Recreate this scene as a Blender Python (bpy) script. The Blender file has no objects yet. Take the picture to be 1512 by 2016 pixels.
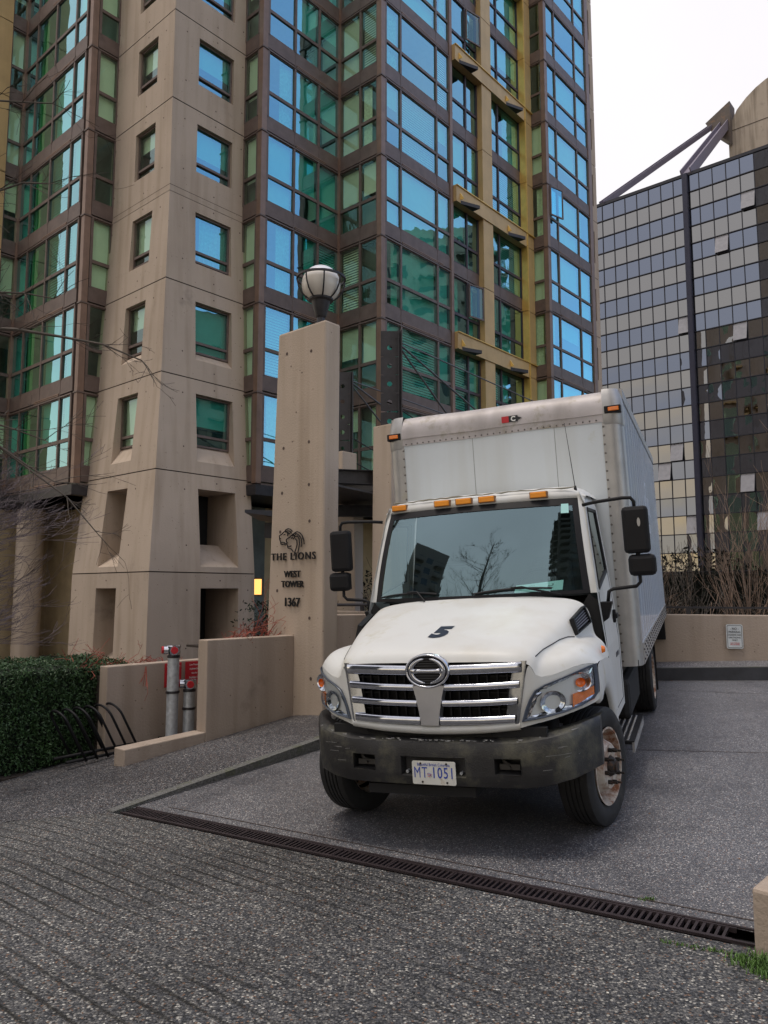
import bpy, math, random
from mathutils import Vector, Matrix, noise
R = math.radians
random.seed(7)
S = bpy.context.scene
COL = S.collection
# ------------------------------------------------------------ camera
cam = bpy.data.cameras.new("camera"); camo = bpy.data.objects.new("camera", cam); COL.objects.link(camo)
camo.location = (0, 0, 1.70); camo.rotation_euler = (R(96), 0, 0)
cam.sensor_fit = 'VERTICAL'; cam.sensor_height = 36; cam.lens = 36 * 1500 / 2016
cam.clip_start = .05; cam.clip_end = 3000
S.camera = camo
S.render.resolution_x = 768; S.render.resolution_y = 1024
# ------------------------------------------------------------ world
SUN_AZ, SUN_EL = -112, 77      # behind the camera, to the left
W = bpy.data.worlds.new("World"); S.world = W; W.use_nodes = True
nt = W.node_tree; N = nt.nodes; L = nt.links; N.clear()
out = N.new('ShaderNodeOutputWorld'); bg = N.new('ShaderNodeBackground')
sky = N.new('ShaderNodeTexSky'); sky.sky_type = 'NISHITA'; sky.sun_disc = False
sky.sun_elevation = R(SUN_EL); sky.sun_rotation = R(SUN_AZ); sky.air_density = 1.3; sky.dust_density = .6; sky.ozone_density = 3
tc = N.new('ShaderNodeTexCoord')
def wmath(op, a, b=None, clamp=False):
    m = N.new('ShaderNodeMath'); m.operation = op; m.use_clamp = clamp
    for i, v in enumerate((a, b)):
        if v is None: continue
        if isinstance(v, (int, float)): m.inputs[i].default_value = v
        else: L.new(v, m.inputs[i])
    return m.outputs[0]
dotn = N.new('ShaderNodeVectorMath'); dotn.operation = 'DOT_PRODUCT'
L.new(tc.outputs['Generated'], dotn.inputs[0]); dotn.inputs[1].default_value = (math.sin(R(88)), math.cos(R(88)), .0)
cn = N.new('ShaderNodeTexNoise'); cn.inputs['Scale'].default_value = 2.2; cn.inputs['Detail'].default_value = 6
L.new(tc.outputs['Generated'], cn.inputs['Vector'])
m1 = wmath('MULTIPLY_ADD', dotn.outputs['Value'], -2.2); N[-1].inputs[2].default_value = 2.05
m1 = wmath('ADD', m1, wmath('MULTIPLY', wmath('SUBTRACT', cn.outputs['Fac'], .5), 1.9), True)
sep = N.new('ShaderNodeSeparateXYZ'); L.new(tc.outputs['Generated'], sep.inputs[0])
ramp = N.new('ShaderNodeValToRGB'); L.new(sep.outputs['Z'], ramp.inputs[0])
ramp.color_ramp.elements[0].position = 0.0; ramp.color_ramp.elements[0].color = (10.5, 8.3, 5.0, 1)
ramp.color_ramp.elements[1].position = .75; ramp.color_ramp.elements[1].color = (6.6, 6.4, 6.8, 1)
e = ramp.color_ramp.elements.new(.12); e.color = (8.6, 7.5, 6.0, 1)
e = ramp.color_ramp.elements.new(.27); e.color = (6.2, 6.05, 6.05, 1)
e = ramp.color_ramp.elements.new(.45); e.color = (6.2, 6.05, 6.2, 1)
cn2 = N.new('ShaderNodeTexNoise'); cn2.inputs['Scale'].default_value = 1.4; cn2.inputs['Detail'].default_value = 7; L.new(tc.outputs['Generated'], cn2.inputs['Vector'])
cr2 = N.new('ShaderNodeMapRange'); L.new(cn2.outputs['Fac'], cr2.inputs[0]); cr2.inputs[1].default_value = .3; cr2.inputs[2].default_value = .7; cr2.inputs[3].default_value = .88; cr2.inputs[4].default_value = 1.06
cm2 = N.new('ShaderNodeMixRGB'); cm2.blend_type = 'MULTIPLY'; cm2.inputs[0].default_value = 1; L.new(ramp.outputs[0], cm2.inputs[1]); L.new(cr2.outputs[0], cm2.inputs[2])
mx = N.new('ShaderNodeMixRGB'); L.new(m1, mx.inputs[0]); L.new(cm2.outputs[0], mx.inputs[2])
gain = N.new('ShaderNodeMixRGB'); gain.blend_type = 'MULTIPLY'; gain.inputs[0].default_value = 1
gain.inputs[2].default_value = (1.55, 1.62, 1.75, 1); L.new(sky.outputs[0], gain.inputs[1])
L.new(gain.outputs[0], mx.inputs[1]); L.new(mx.outputs[0], bg.inputs[0])
bg.inputs[1].default_value = .10; L.new(bg.outputs[0], out.inputs[0])
# ------------------------------------------------------------ sun
sl = bpy.data.lights.new("sun", 'SUN'); sl.energy = 1.0; sl.angle = R(16); sl.color = (1, .90, .78)
so = bpy.data.objects.new("sun", sl); COL.objects.link(so)
dv = Vector((math.sin(R(SUN_AZ)) * math.cos(R(SUN_EL)), math.cos(R(SUN_AZ)) * math.cos(R(SUN_EL)), math.sin(R(SUN_EL))))
so.rotation_euler = dv.to_track_quat('Z', 'Y').to_euler(); so.location = dv * 50
# ------------------------------------------------------------ exposure
S.view_settings.view_transform = 'Standard'; S.view_settings.look = 'None'; S.view_settings.gamma = 1
S.view_settings.exposure = 0.64
S.render.engine = 'CYCLES'; S.cycles.max_bounces = 8; S.cycles.transparent_max_bounces = 12
S.cycles.caustics_reflective = False; S.cycles.caustics_refractive = False

# ============================================================ materials
def newmat(name):
    m = bpy.data.materials.new(name); m.use_nodes = True
    return m, m.node_tree.nodes, m.node_tree.links, m.node_tree.nodes['Principled BSDF']
def nd(n, t, **kw):
    x = n.new(t)
    for k, v in kw.items():
        if k in x.inputs: x.inputs[k].default_value = v
        else: setattr(x, k, v)
    return x
def mat(name, col, rough=.6, metal=0, var=.12, vscale=3.0, bump=0.0, bscale=60, streak=0, dirt=None, dscale=1.5, dpos=.62, spec=.5, coat=0, hue=0):
    """base colour broken up by two noises, optional vertical streaks, patches of dirt and a fine bump"""
    m, n, l, b = newmat(name)
    tcn = n.new('ShaderNodeTexCoord')
    ns = nd(n, 'ShaderNodeTexNoise', Scale=vscale, Detail=8, Roughness=.6); l.new(tcn.outputs['Object'], ns.inputs['Vector'])
    r = n.new('ShaderNodeValToRGB'); l.new(ns.outputs['Fac'], r.inputs[0])
    c1 = [max(0, c * (1 - var)) for c in col]; c2 = [min(1, c * (1 + var)) for c in col]
    r.color_ramp.elements[0].position = .3; r.color_ramp.elements[0].color = (*c1, 1)
    r.color_ramp.elements[1].position = .7; r.color_ramp.elements[1].color = (*c2, 1)
    cur = r.outputs[0]
    if streak:
        mp = nd(n, 'ShaderNodeMapping'); mp.inputs['Scale'].default_value = (3.2, 3.2, .22); l.new(tcn.outputs['Object'], mp.inputs[0])
        s2 = nd(n, 'ShaderNodeTexNoise', Scale=1.0, Detail=5); l.new(mp.outputs[0], s2.inputs['Vector'])
        rr = n.new('ShaderNodeValToRGB'); l.new(s2.outputs['Fac'], rr.inputs[0])
        rr.color_ramp.elements[0].position = .48; rr.color_ramp.elements[0].color = (1, 1, 1, 1)
        k = 1 - streak; rr.color_ramp.elements[1].position = .75; rr.color_ramp.elements[1].color = (k, k * .97, k * .92, 1)
        mm = nd(n, 'ShaderNodeMixRGB', blend_type='MULTIPLY'); mm.inputs[0].default_value = 1
        l.new(cur, mm.inputs[1]); l.new(rr.outputs[0], mm.inputs[2]); cur = mm.outputs[0]
    if dirt:
        s3 = nd(n, 'ShaderNodeTexNoise', Scale=dscale, Detail=9, Roughness=.7); l.new(tcn.outputs['Object'], s3.inputs['Vector'])
        r3 = n.new('ShaderNodeValToRGB'); l.new(s3.outputs['Fac'], r3.inputs[0])
        r3.color_ramp.elements[0].position = dpos - .08; r3.color_ramp.elements[0].color = (0, 0, 0, 1)
        r3.color_ramp.elements[1].position = dpos + .08; r3.color_ramp.elements[1].color = (1, 1, 1, 1)
        mm = n.new('ShaderNodeMixRGB'); l.new(r3.outputs[0], mm.inputs[0]); l.new(cur, mm.inputs[1]); mm.inputs[2].default_value = (*dirt, 1); cur = mm.outputs[0]
    l.new(cur, b.inputs['Base Color'])
    b.inputs['Roughness'].default_value = rough; b.inputs['Metallic'].default_value = metal
    b.inputs['Specular IOR Level'].default_value = spec; b.inputs['Coat Weight'].default_value = coat
    if bump:
        s4 = nd(n, 'ShaderNodeTexNoise', Scale=bscale, Detail=4); l.new(tcn.outputs['Object'], s4.inputs['Vector'])
        bp = nd(n, 'ShaderNodeBump', Strength=bump, Distance=.02); l.new(s4.outputs['Fac'], bp.inputs['Height']); l.new(bp.outputs[0], b.inputs['Normal'])
    return m
def concrete(name, col, pits=True, streak=.12):
    m = mat(name, col, rough=.85, var=.07, vscale=.6, bump=.25, bscale=35, streak=streak, dirt=[c * .62 for c in col], dscale=.9, dpos=.68, spec=.25)
    n, l = m.node_tree.nodes, m.node_tree.links; b = n['Principled BSDF']
    if pits:   # air holes in the cast surface
        tcn = n.new('ShaderNodeTexCoord'); v = nd(n, 'ShaderNodeTexVoronoi', Scale=7.0); l.new(tcn.outputs['Object'], v.inputs['Vector'])
        r = n.new('ShaderNodeValToRGB'); l.new(v.outputs['Distance'], r.inputs[0])
        r.color_ramp.elements[0].position = .055; r.color_ramp.elements[0].color = (.28, .25, .23, 1)
        r.color_ramp.elements[1].position = .085; r.color_ramp.elements[1].color = (1, 1, 1, 1)
        mm = nd(n, 'ShaderNodeMixRGB', blend_type='MULTIPLY'); mm.inputs[0].default_value = .8
        src = b.inputs['Base Color'].links[0].from_socket; l.new(src, mm.inputs[1]); l.new(r.outputs[0], mm.inputs[2]); l.new(mm.outputs[0], b.inputs['Base Color'])
    return m
def aggregate(name, tint, scale=95, grooves=None, wet=.5, flat=0.0):
    m, n, l, b = newmat(name)
    g = n.new('ShaderNodeNewGeometry')
    v = nd(n, 'ShaderNodeTexVoronoi', Scale=scale); l.new(g.outputs['Position'], v.inputs['Vector'])
    sp = n.new('ShaderNodeSeparateColor'); l.new(v.outputs['Color'], sp.inputs[0])
    r = n.new('ShaderNodeValToRGB'); l.new(sp.outputs[0], r.inputs[0]); cr = r.color_ramp
    cr.elements[0].position = 0; cr.elements[0].color = (.012, .014, .018, 1)
    cr.elements[1].position = 1; cr.elements[1].color = (.66, .63, .56, 1)
    for p, c in ((.25, (.055, .058, .066)), (.5, (.105, .106, .112)), (.72, (.155, .150, .145)), (.9, (.25, .24, .225))):
        e = cr.elements.new(p); e.color = (*c, 1)
    br = n.new('ShaderNodeValToRGB'); l.new(sp.outputs[1], br.inputs[0])   # a few brown stones
    br.color_ramp.elements[0].position = .955; br.color_ramp.elements[0].color = (0, 0, 0, 1); br.color_ramp.elements[1].position = .965
    mb_ = n.new('ShaderNodeMixRGB'); l.new(br.outputs[0], mb_.inputs[0]); l.new(r.outputs[0], mb_.inputs[1]); mb_.inputs[2].default_value = (.20, .12, .08, 1)
    dr = n.new('ShaderNodeValToRGB'); l.new(v.outputs['Distance'], dr.inputs[0])   # cement between stones
    dr.color_ramp.elements[0].position = .35; dr.color_ramp.elements[0].color = (1, 1, 1, 1)
    dr.color_ramp.elements[1].position = .75; dr.color_ramp.elements[1].color = (.35, .35, .36, 1)
    mm = nd(n, 'ShaderNodeMixRGB', blend_type='MULTIPLY'); mm.inputs[0].default_value = 1; l.new(mb_.outputs[0], mm.inputs[1]); l.new(dr.outputs[0], mm.inputs[2])
    big = nd(n, 'ShaderNodeTexNoise', Scale=.55, Detail=6, Roughness=.6); l.new(g.outputs['Position'], big.inputs['Vector'])
    rb = n.new('ShaderNodeValToRGB'); l.new(big.outputs['Fac'], rb.inputs[0])
    rb.color_ramp.elements[0].position = .35; rb.color_ramp.elements[0].color = (*[t * .74 for t in tint], 1)
    rb.color_ramp.elements[1].position = .7; rb.color_ramp.elements[1].color = (*[t * 1.2 for t in tint], 1)
    m2 = nd(n, 'ShaderNodeMixRGB', blend_type='MULTIPLY'); m2.inputs[0].default_value = 1; l.new(mm.outputs[0], m2.inputs[1]); l.new(rb.outputs[0], m2.inputs[2])
    cur = m2.outputs[0]; height = v.outputs['Distance']
    if flat:
        fx = n.new('ShaderNodeMixRGB'); fx.inputs[0].default_value = flat; l.new(cur, fx.inputs[1]); fx.inputs[2].default_value = (.15, .152, .168, 1); cur = fx.outputs[0]
    st_n = nd(n, 'ShaderNodeTexNoise', Scale=1.6, Detail=9, Roughness=.72); l.new(g.outputs['Position'], st_n.inputs['Vector'])   # old oil and damp patches
    sr = n.new('ShaderNodeValToRGB'); l.new(st_n.outputs['Fac'], sr.inputs[0]); sr.color_ramp.elements[0].position = .30; sr.color_ramp.elements[0].color = (.62, .62, .64, 1); sr.color_ramp.elements[1].position = .48; sr.color_ramp.elements[1].color = (1, 1, 1, 1)
    sm = nd(n, 'ShaderNodeMixRGB', blend_type='MULTIPLY'); sm.inputs[0].default_value = 1; l.new(cur, sm.inputs[1]); l.new(sr.outputs[0], sm.inputs[2]); cur = sm.outputs[0]
    if grooves:
        ang, sp_ = grooves
        mp = nd(n, 'ShaderNodeMapping'); mp.inputs['Rotation'].default_value = (0, 0, R(ang)); l.new(g.outputs['Position'], mp.inputs[0])
        wv = nd(n, 'ShaderNodeTexWave', Scale=1 / sp_ / 3.18 * 1.0, Distortion=.02); wv.inputs['Detail Scale'].default_value = 1; wv.bands_direction = 'Y'
        l.new(mp.outputs[0], wv.inputs['Vector'])
        rg = n.new('ShaderNodeValToRGB'); l.new(wv.outputs['Fac'], rg.inputs[0])
        rg.color_ramp.elements[0].position = .0; rg.color_ramp.elements[0].color = (.12, .115, .10, 1)
        rg.color_ramp.elements[1].position = .12; rg.color_ramp.elements[1].color = (1, 1, 1, 1)
        fd = nd(n, 'ShaderNodeTexNoise', Scale=.7, Detail=3); l.new(g.outputs['Position'], fd.inputs['Vector'])   # worn away in places
        sx = n.new('ShaderNodeSeparateXYZ'); l.new(g.outputs['Position'], sx.inputs[0])
        mr = nd(n, 'ShaderNodeMapRange'); mr.inputs[1].default_value = 2.8; mr.inputs[2].default_value = -1.0; l.new(sx.outputs[0], mr.inputs[0])
        ml = nd(n, 'ShaderNodeMath', operation='MULTIPLY'); l.new(mr.outputs[0], ml.inputs[0]); 
        mr2 = nd(n, 'ShaderNodeMapRange'); mr2.inputs[1].default_value = .3; mr2.inputs[2].default_value = .6; l.new(fd.outputs['Fac'], mr2.inputs[0]); l.new(mr2.outputs[0], ml.inputs[1])
        m3 = nd(n, 'ShaderNodeMixRGB', blend_type='MULTIPLY'); l.new(ml.outputs[0], m3.inputs[0]); l.new(cur, m3.inputs[1]); l.new(rg.outputs[0], m3.inputs[2]); cur = m3.outputs[0]
    l.new(cur, b.inputs['Base Color'])
    rr = nd(n, 'ShaderNodeMapRange'); l.new(big.outputs['Fac'], rr.inputs[0]); rr.inputs[1].default_value = .3; rr.inputs[2].default_value = .7
    rr.inputs[3].default_value = wet; rr.inputs[4].default_value = min(1, wet + .25); l.new(rr.outputs[0], b.inputs['Roughness'])
    bp = nd(n, 'ShaderNodeBump', Strength=.5, Distance=.006); bp.invert = True; l.new(height, bp.inputs['Height']); l.new(bp.outputs[0], b.inputs['Normal'])
    return m
def glassmat(name, trans, refl, base=.30, rough=.0, wave=.0, wscale=1.2, power=1.0):
    """coated window glass: mirror over a tinted see-through sheet, more mirror at grazing angles"""
    m, n, l, b = newmat(name); n.remove(b); o = n['Material Output']
    t = n.new('ShaderNodeBsdfTransparent'); t.inputs[0].default_value = (*trans, 1)
    g = n.new('ShaderNodeBsdfGlossy'); g.inputs[0].default_value = (*refl, 1); g.inputs['Roughness'].default_value = rough
    ge = n.new('ShaderNodeNewGeometry'); dt = nd(n, 'ShaderNodeVectorMath', operation='DOT_PRODUCT'); l.new(ge.outputs['Normal'], dt.inputs[0]); l.new(ge.outputs['Incoming'], dt.inputs[1])
    ab = nd(n, 'ShaderNodeMath', operation='ABSOLUTE'); l.new(dt.outputs['Value'], ab.inputs[0]); om = nd(n, 'ShaderNodeMath', operation='SUBTRACT'); om.inputs[0].default_value = 1; l.new(ab.outputs[0], om.inputs[1])
    f = nd(n, 'ShaderNodeMath', operation='POWER'); l.new(om.outputs[0], f.inputs[0]); f.inputs[1].default_value = 3
    mr = nd(n, 'ShaderNodeMapRange'); l.new(f.outputs[0], mr.inputs[0]); mr.inputs[1].default_value = 0; mr.inputs[2].default_value = 1
    mr.inputs[3].default_value = base; mr.inputs[4].default_value = 1
    ms = n.new('ShaderNodeMixShader'); l.new(mr.outputs[0], ms.inputs[0]); l.new(t.outputs[0], ms.inputs[1]); l.new(g.outputs[0], ms.inputs[2]); l.new(ms.outputs[0], o.inputs[0])
    if wave:
        gg = n.new('ShaderNodeNewGeometry'); w = nd(n, 'ShaderNodeTexNoise', Scale=wscale, Detail=2); l.new(gg.outputs['Position'], w.inputs['Vector'])
        bp = nd(n, 'ShaderNodeBump', Strength=wave, Distance=.03); l.new(w.outputs['Fac'], bp.inputs['Height']); l.new(bp.outputs[0], g.inputs['Normal'])
    return m
def emis(name, col, st):
    m, n, l, b = newmat(name); b.inputs['Base Color'].default_value = (*col, 1); b.inputs['Emission Color'].default_value = (*col, 1); b.inputs['Emission Strength'].default_value = st
    return m
CONC = concrete('tower_concrete', (.49, .40, .32), streak=.20); CONC2 = concrete('planter_concrete', (.41, .335, .275), streak=.26); JOINT = mat('joint_dark', (.06, .045, .04), .9)
HOLE = mat('tie_hole', (.10, .07, .06), .9)
BRONZE = mat('bronze_frame', (.155, .115, .10), .5, .25, .18, 4); BRONZEV = mat('bronze_vertical', (.25, .165, .125), .45, .3, .15, 3, streak=.2)
PURPLE = mat('dark_frame', (.07, .055, .065), .5, .2); GOLD = mat('gold_panel', (.56, .39, .18), .5, .1, .10, 1.5, streak=.12)
GOLDB = mat('gold_trim', (.80, .52, .14), .35, .4)
GLASS = glassmat('tower_glass', (.30, .95, .88), (.50, .88, .96), .43, wave=.20, wscale=.9)
GLASSB = glassmat('side_glass', (.80, .98, .83), (.75, .95, .92), .09, wave=.06, wscale=.9)
BLIND = mat('blind', (.80, .84, .72), .8, var=.05); CURT = mat('curtain', (.70, .76, .62), .8, var=.2, vscale=12); YCURT = mat('yellow_curtain', (.66, .60, .16), .8)
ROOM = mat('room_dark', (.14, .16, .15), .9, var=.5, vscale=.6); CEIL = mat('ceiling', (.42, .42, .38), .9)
OGL = [glassmat('office_glass_blue', (.03, .035, .04), (.20, .225, .285), .93, .0, .12, .7), glassmat('office_glass_warm', (.03, .03, .03), (.285, .282, .280), .93, .0, .12, .7)]
ONAVY = mat('navy_steel', (.022, .024, .05), .5, .2); OFRAME = mat('office_frame', (.012, .013, .025), .5); OOPEN = mat('open_pane', (.30, .30, .33), .25)
BLACKST = mat('black_steel', (.030, .028, .032), .5, .1, .3, 6); GALV = mat('galvanised', (.50, .53, .56), .5, .4, .25, 14)
RED = mat('red_paint', (.52, .02, .03), .45, var=.08); WHT = mat('white_lettering', (.85, .85, .82), .6, var=.03); CHROME = mat('chrome', (.60, .62, .68), .13, 1, .10, 20)
WPAINT = mat('truck_paint', (.66, .67, .66), .42, 0, .035, 1.2, dirt=(.50, .475, .36), dscale=2.4, dpos=.66, streak=.10, spec=.4)
BOXW = mat('box_panel', (.64, .69, .725), .42, 0, .03, 1.0, dirt=(.52, .53, .45), dscale=2.2, dpos=.70, streak=.12)
BOXS = mat('box_side', (.70, .80, .94), .22, 0, .05, .8, streak=.03, coat=.4)  # box side: blue reflected light is put into the base colour
ALU = mat('aluminium', (.40, .395, .39), .42, .45, .12, 5, dirt=(.36, .33, .25), dscale=2.5, dpos=.68, streak=.10)
ALUH = mat('aluminium_header', (.50, .465, .465), .5, .1, .14, 3, dirt=(.26, .23, .15), dscale=3.5, dpos=.62, streak=.35)
PLAST = mat('bumper_plastic', (.021, .021, .023), .48, 0, .5, 3, bump=.15, bscale=90, dirt=(.085, .082, .06), dscale=3.2, dpos=.57, streak=.2)
BLK = mat('black_plastic', (.010, .010, .012), .55, var=.2, spec=.25); DARK = mat('under_dark', (.010, .010, .011), .8); RUBBER = mat('tyre_rubber', (.017, .017, .018), .75, var=.3, vscale=10, dirt=(.04, .037, .034), dscale=5)
RIM = mat('white_rim', (.55, .50, .44), .55, 0, .15, 5, dirt=(.22, .085, .035), dscale=7, dpos=.53); HUB = mat('hub_dark', (.03, .025, .022), .6, .3, .4, 20, dirt=(.12, .05, .02), dscale=15)
AMBER = mat('amber_lens', (.85, .20, .012), .25, var=.1, vscale=40, coat=.5); NAVYD = mat('decal_navy', (.012, .016, .035), .35)
WSHIELD = glassmat('windscreen_glass', (.78, .90, .88), (.60, .84, .90), .24); SGLASS = glassmat('side_window_glass', (.30, .34, .33), (.8, .9, .9), .16)
LENS = glassmat('lamp_lens', (.95, .97, .99), (.9, .95, 1), .04); REFL = mat('reflector', (.44, .47, .52), .07, 1, .85, 26); BEZ = mat('lamp_bezel', (.055, .07, .10), .35, .2)  # REFL: bright and dark facet reflections painted in as mottled base colour
SEAT = mat('seat_cloth', (.06, .07, .075), .8); PAPER = mat('paper_aqua', (.40, .72, .70), .7, var=.04); PLATE = mat('plate_white', (.72, .72, .68), .5, dirt=(.42, .30, .16), dscale=12, dpos=.68); PBLUE = mat('plate_blue', (.03, .07, .42), .5)
SIGNW = mat('sign_white', (.62, .66, .68), .5); SIGNK = mat('sign_black', (.02, .02, .025), .6); GRATE = mat('cast_grate', (.035, .025, .028), .6, .3, .3, 8)
BARK = mat('bark', (.09, .075, .062), .9, var=.3, vscale=8); BARKL = mat('pale_bark', (.24, .165, .12), .9, var=.35, vscale=3); REDTW = mat('red_twig', (.30, .075, .05), .75, var=.35, vscale=6); GREYTW = mat('grey_twig', (.13, .105, .115), .9, var=.3, vscale=4)
GLOBE = mat('lamp_globe', (.70, .65, .58), .35, var=.03, coat=.3); GLOBET = mat('globe_cap', (.82, .84, .92), .3, var=.02, coat=.4)
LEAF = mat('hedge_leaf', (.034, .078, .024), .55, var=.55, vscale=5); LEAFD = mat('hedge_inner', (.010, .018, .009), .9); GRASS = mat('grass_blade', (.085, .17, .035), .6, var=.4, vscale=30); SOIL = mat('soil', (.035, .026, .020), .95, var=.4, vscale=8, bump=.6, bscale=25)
APRON = aggregate('apron_aggregate', (.96, .97, .97), 88, grooves=(41.7, .145), wet=.46)
DRIVE = aggregate('drive_aggregate', (1.40, 1.42, 1.52), 120, wet=.30, flat=.30); WALK = aggregate('walk_aggregate', (.86, .86, .92), 88, wet=.42); WALKL = aggregate('strip_aggregate', (1.5, 1.5, 1.6), 95)
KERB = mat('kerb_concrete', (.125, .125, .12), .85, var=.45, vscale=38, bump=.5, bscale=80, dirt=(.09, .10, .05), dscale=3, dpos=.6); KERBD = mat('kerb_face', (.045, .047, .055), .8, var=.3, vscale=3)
GROUND = mat('ground_far', (.07, .07, .068), .9)

# ============================================================ mesh helpers
class MB:
    def __init__(s, fn=None): s.v = []; s.f = []; s.m = []; s.fn = fn
    def add(s, vs, fs, mi=0):
        k = len(s.v); s.v += [tuple(s.fn(*p)) if s.fn else tuple(p) for p in vs]; s.f += [tuple(i + k for i in f) for f in fs]; s.m += [mi] * len(fs)
    def box(s, a, b, mi=0):
        x0, y0, z0 = a; x1, y1, z1 = b
        s.add([(x0, y0, z0), (x1, y0, z0), (x1, y1, z0), (x0, y1, z0), (x0, y0, z1), (x1, y0, z1), (x1, y1, z1), (x0, y1, z1)],
              [(0, 3, 2, 1), (4, 5, 6, 7), (0, 1, 5, 4), (1, 2, 6, 5), (2, 3, 7, 6), (3, 0, 4, 7)], mi)
    def cbox(s, c, d, mi=0): s.box([c[i] - d[i] / 2 for i in range(3)], [c[i] + d[i] / 2 for i in range(3)], mi)
    def poly(s, pts, mi=0): s.add(pts, [tuple(range(len(pts)))], mi)
    def prism(s, bottom, top, mi=0):
        n = len(bottom); s.add(list(bottom) + list(top), [tuple(range(n))[::-1], tuple(range(n, 2 * n))] + [(i, (i + 1) % n, n + (i + 1) % n, n + i) for i in range(n)], mi)
    def grid(s, rows, mi=0, skip=None):
        nr, nc = len(rows), len(rows[0]); vs = [p for r in rows for p in r]
        s.add(vs, [(i * nc + j, i * nc + j + 1, (i + 1) * nc + j + 1, (i + 1) * nc + j) for i in range(nr - 1) for j in range(nc - 1) if not (skip and skip(i, j))], mi)
    def tube(s, pts, r, seg=8, mi=0, caps=True):
        pts = [Vector(p) for p in pts]; n = len(pts); rr = r if isinstance(r, (list, tuple)) else [r] * n
        vs = []; up = None
        for i, p in enumerate(pts):
            t = (pts[min(i + 1, n - 1)] - pts[max(i - 1, 0)])
            if t.length < 1e-9: t = Vector((0, 0, 1))
            t.normalize()
            if up is None:
                up = Vector((0, 0, 1)) if abs(t.z) < .9 else Vector((1, 0, 0))
            x = t.cross(up)
            if x.length < 1e-6: x = t.cross(Vector((1, .3, 0)))
            x.normalize(); y = x.cross(t).normalized(); up = y
            for k in range(seg):
                a = 2 * math.pi * k / seg; vs.append(p + (x * math.cos(a) + y * math.sin(a)) * rr[i])
        fs = [(i * seg + k, i * seg + (k + 1) % seg, (i + 1) * seg + (k + 1) % seg, (i + 1) * seg + k) for i in range(n - 1) for k in range(seg)]
        if caps: fs += [tuple(range(seg))[::-1], tuple(range((n - 1) * seg, n * seg))]
        s.add([tuple(v) for v in vs], fs, mi)
    def cyl(s, a, b, r, seg=16, mi=0): s.tube([a, b], r, seg, mi)
    def lathe(s, prof, c=(0, 0, 0), axis='Z', seg=32, mi=0):
        vs = []
        for r, h in prof:
            for k in range(seg):
                a = 2 * math.pi * k / seg; x, y = r * math.cos(a), r * math.sin(a)
                p = (x, y, h) if axis == 'Z' else (h, x, y) if axis == 'X' else (x, h, y)
                vs.append((p[0] + c[0], p[1] + c[1], p[2] + c[2]))
        n = len(prof); s.add(vs, [(i * seg + k, i * seg + (k + 1) % seg, (i + 1) * seg + (k + 1) % seg, (i + 1) * seg + k) for i in range(n - 1) for k in range(seg)], mi)
    def text(s, txt, size, place, mi=0, ext=.0, off=0.0, shear=0.0, align='CENTER', sx=1.0, sp=1.0):
        """real letter shapes; place(x, y, z) turns the flat letter plane into a point"""
        cu = bpy.data.curves.new('t', 'FONT'); cu.body = txt; cu.size = size; cu.extrude = ext; cu.offset = off; cu.shear = shear
        cu.align_x = align; cu.resolution_u = 3; cu.space_character = sp
        ob = bpy.data.objects.new('t', cu); COL.objects.link(ob); dg = bpy.context.evaluated_depsgraph_get(); me = ob.evaluated_get(dg).to_mesh()
        s.add([place(v.co.x * sx, v.co.y, v.co.z) for v in me.vertices], [tuple(p.vertices) for p in me.polygons], mi)
        ob.evaluated_get(dg).to_mesh_clear(); bpy.data.objects.remove(ob); bpy.data.curves.remove(cu)
def tag(o, label=None, cat=None, group=None, kind=None, category=None):
    cat = cat or category
    for k, v in (('label', label), ('category', cat), ('group', group), ('kind', kind)):
        if v: o[k] = v
    return o
def obj(name, mb, mats, parent=None, smooth=False, sub=0, bevel=0, **kw):
    me = bpy.data.meshes.new(name); me.from_pydata(mb.v, [], mb.f)
    for m in (mats if isinstance(mats, (list, tuple)) else [mats]): me.materials.append(m)
    me.polygons.foreach_set('material_index', mb.m)
    if smooth: me.polygons.foreach_set('use_smooth', [True] * len(me.polygons))
    me.validate(); me.update()
    if smooth == 'auto': me.set_sharp_from_angle(angle=R(38))
    o = bpy.data.objects.new(name, me); COL.objects.link(o)
    if parent: o.parent = parent
    if bevel: b = o.modifiers.new('bevel', 'BEVEL'); b.width = bevel; b.segments = 2; b.limit_method = 'ANGLE'
    if sub: b = o.modifiers.new('sub', 'SUBSURF'); b.levels = sub; b.render_levels = sub
    return tag(o, **kw)
def thing(name, label, cat, loc=(0, 0, 0), rz=0, group=None):
    o = bpy.data.objects.new(name, None); COL.objects.link(o); o.location = loc; o.rotation_euler = (0, 0, rz); o.empty_display_size = .3
    return tag(o, label, cat, group)
def struct(name, mb, m, **kw): return obj(name, mb, m, kind='structure', **kw)

# building direction vectors: A runs right and away, B left and away
AZ = R(41); A = Vector((math.sin(AZ), math.cos(AZ), 0)); B = Vector((-math.cos(AZ), math.sin(AZ), 0)); ROT = R(49)
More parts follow.
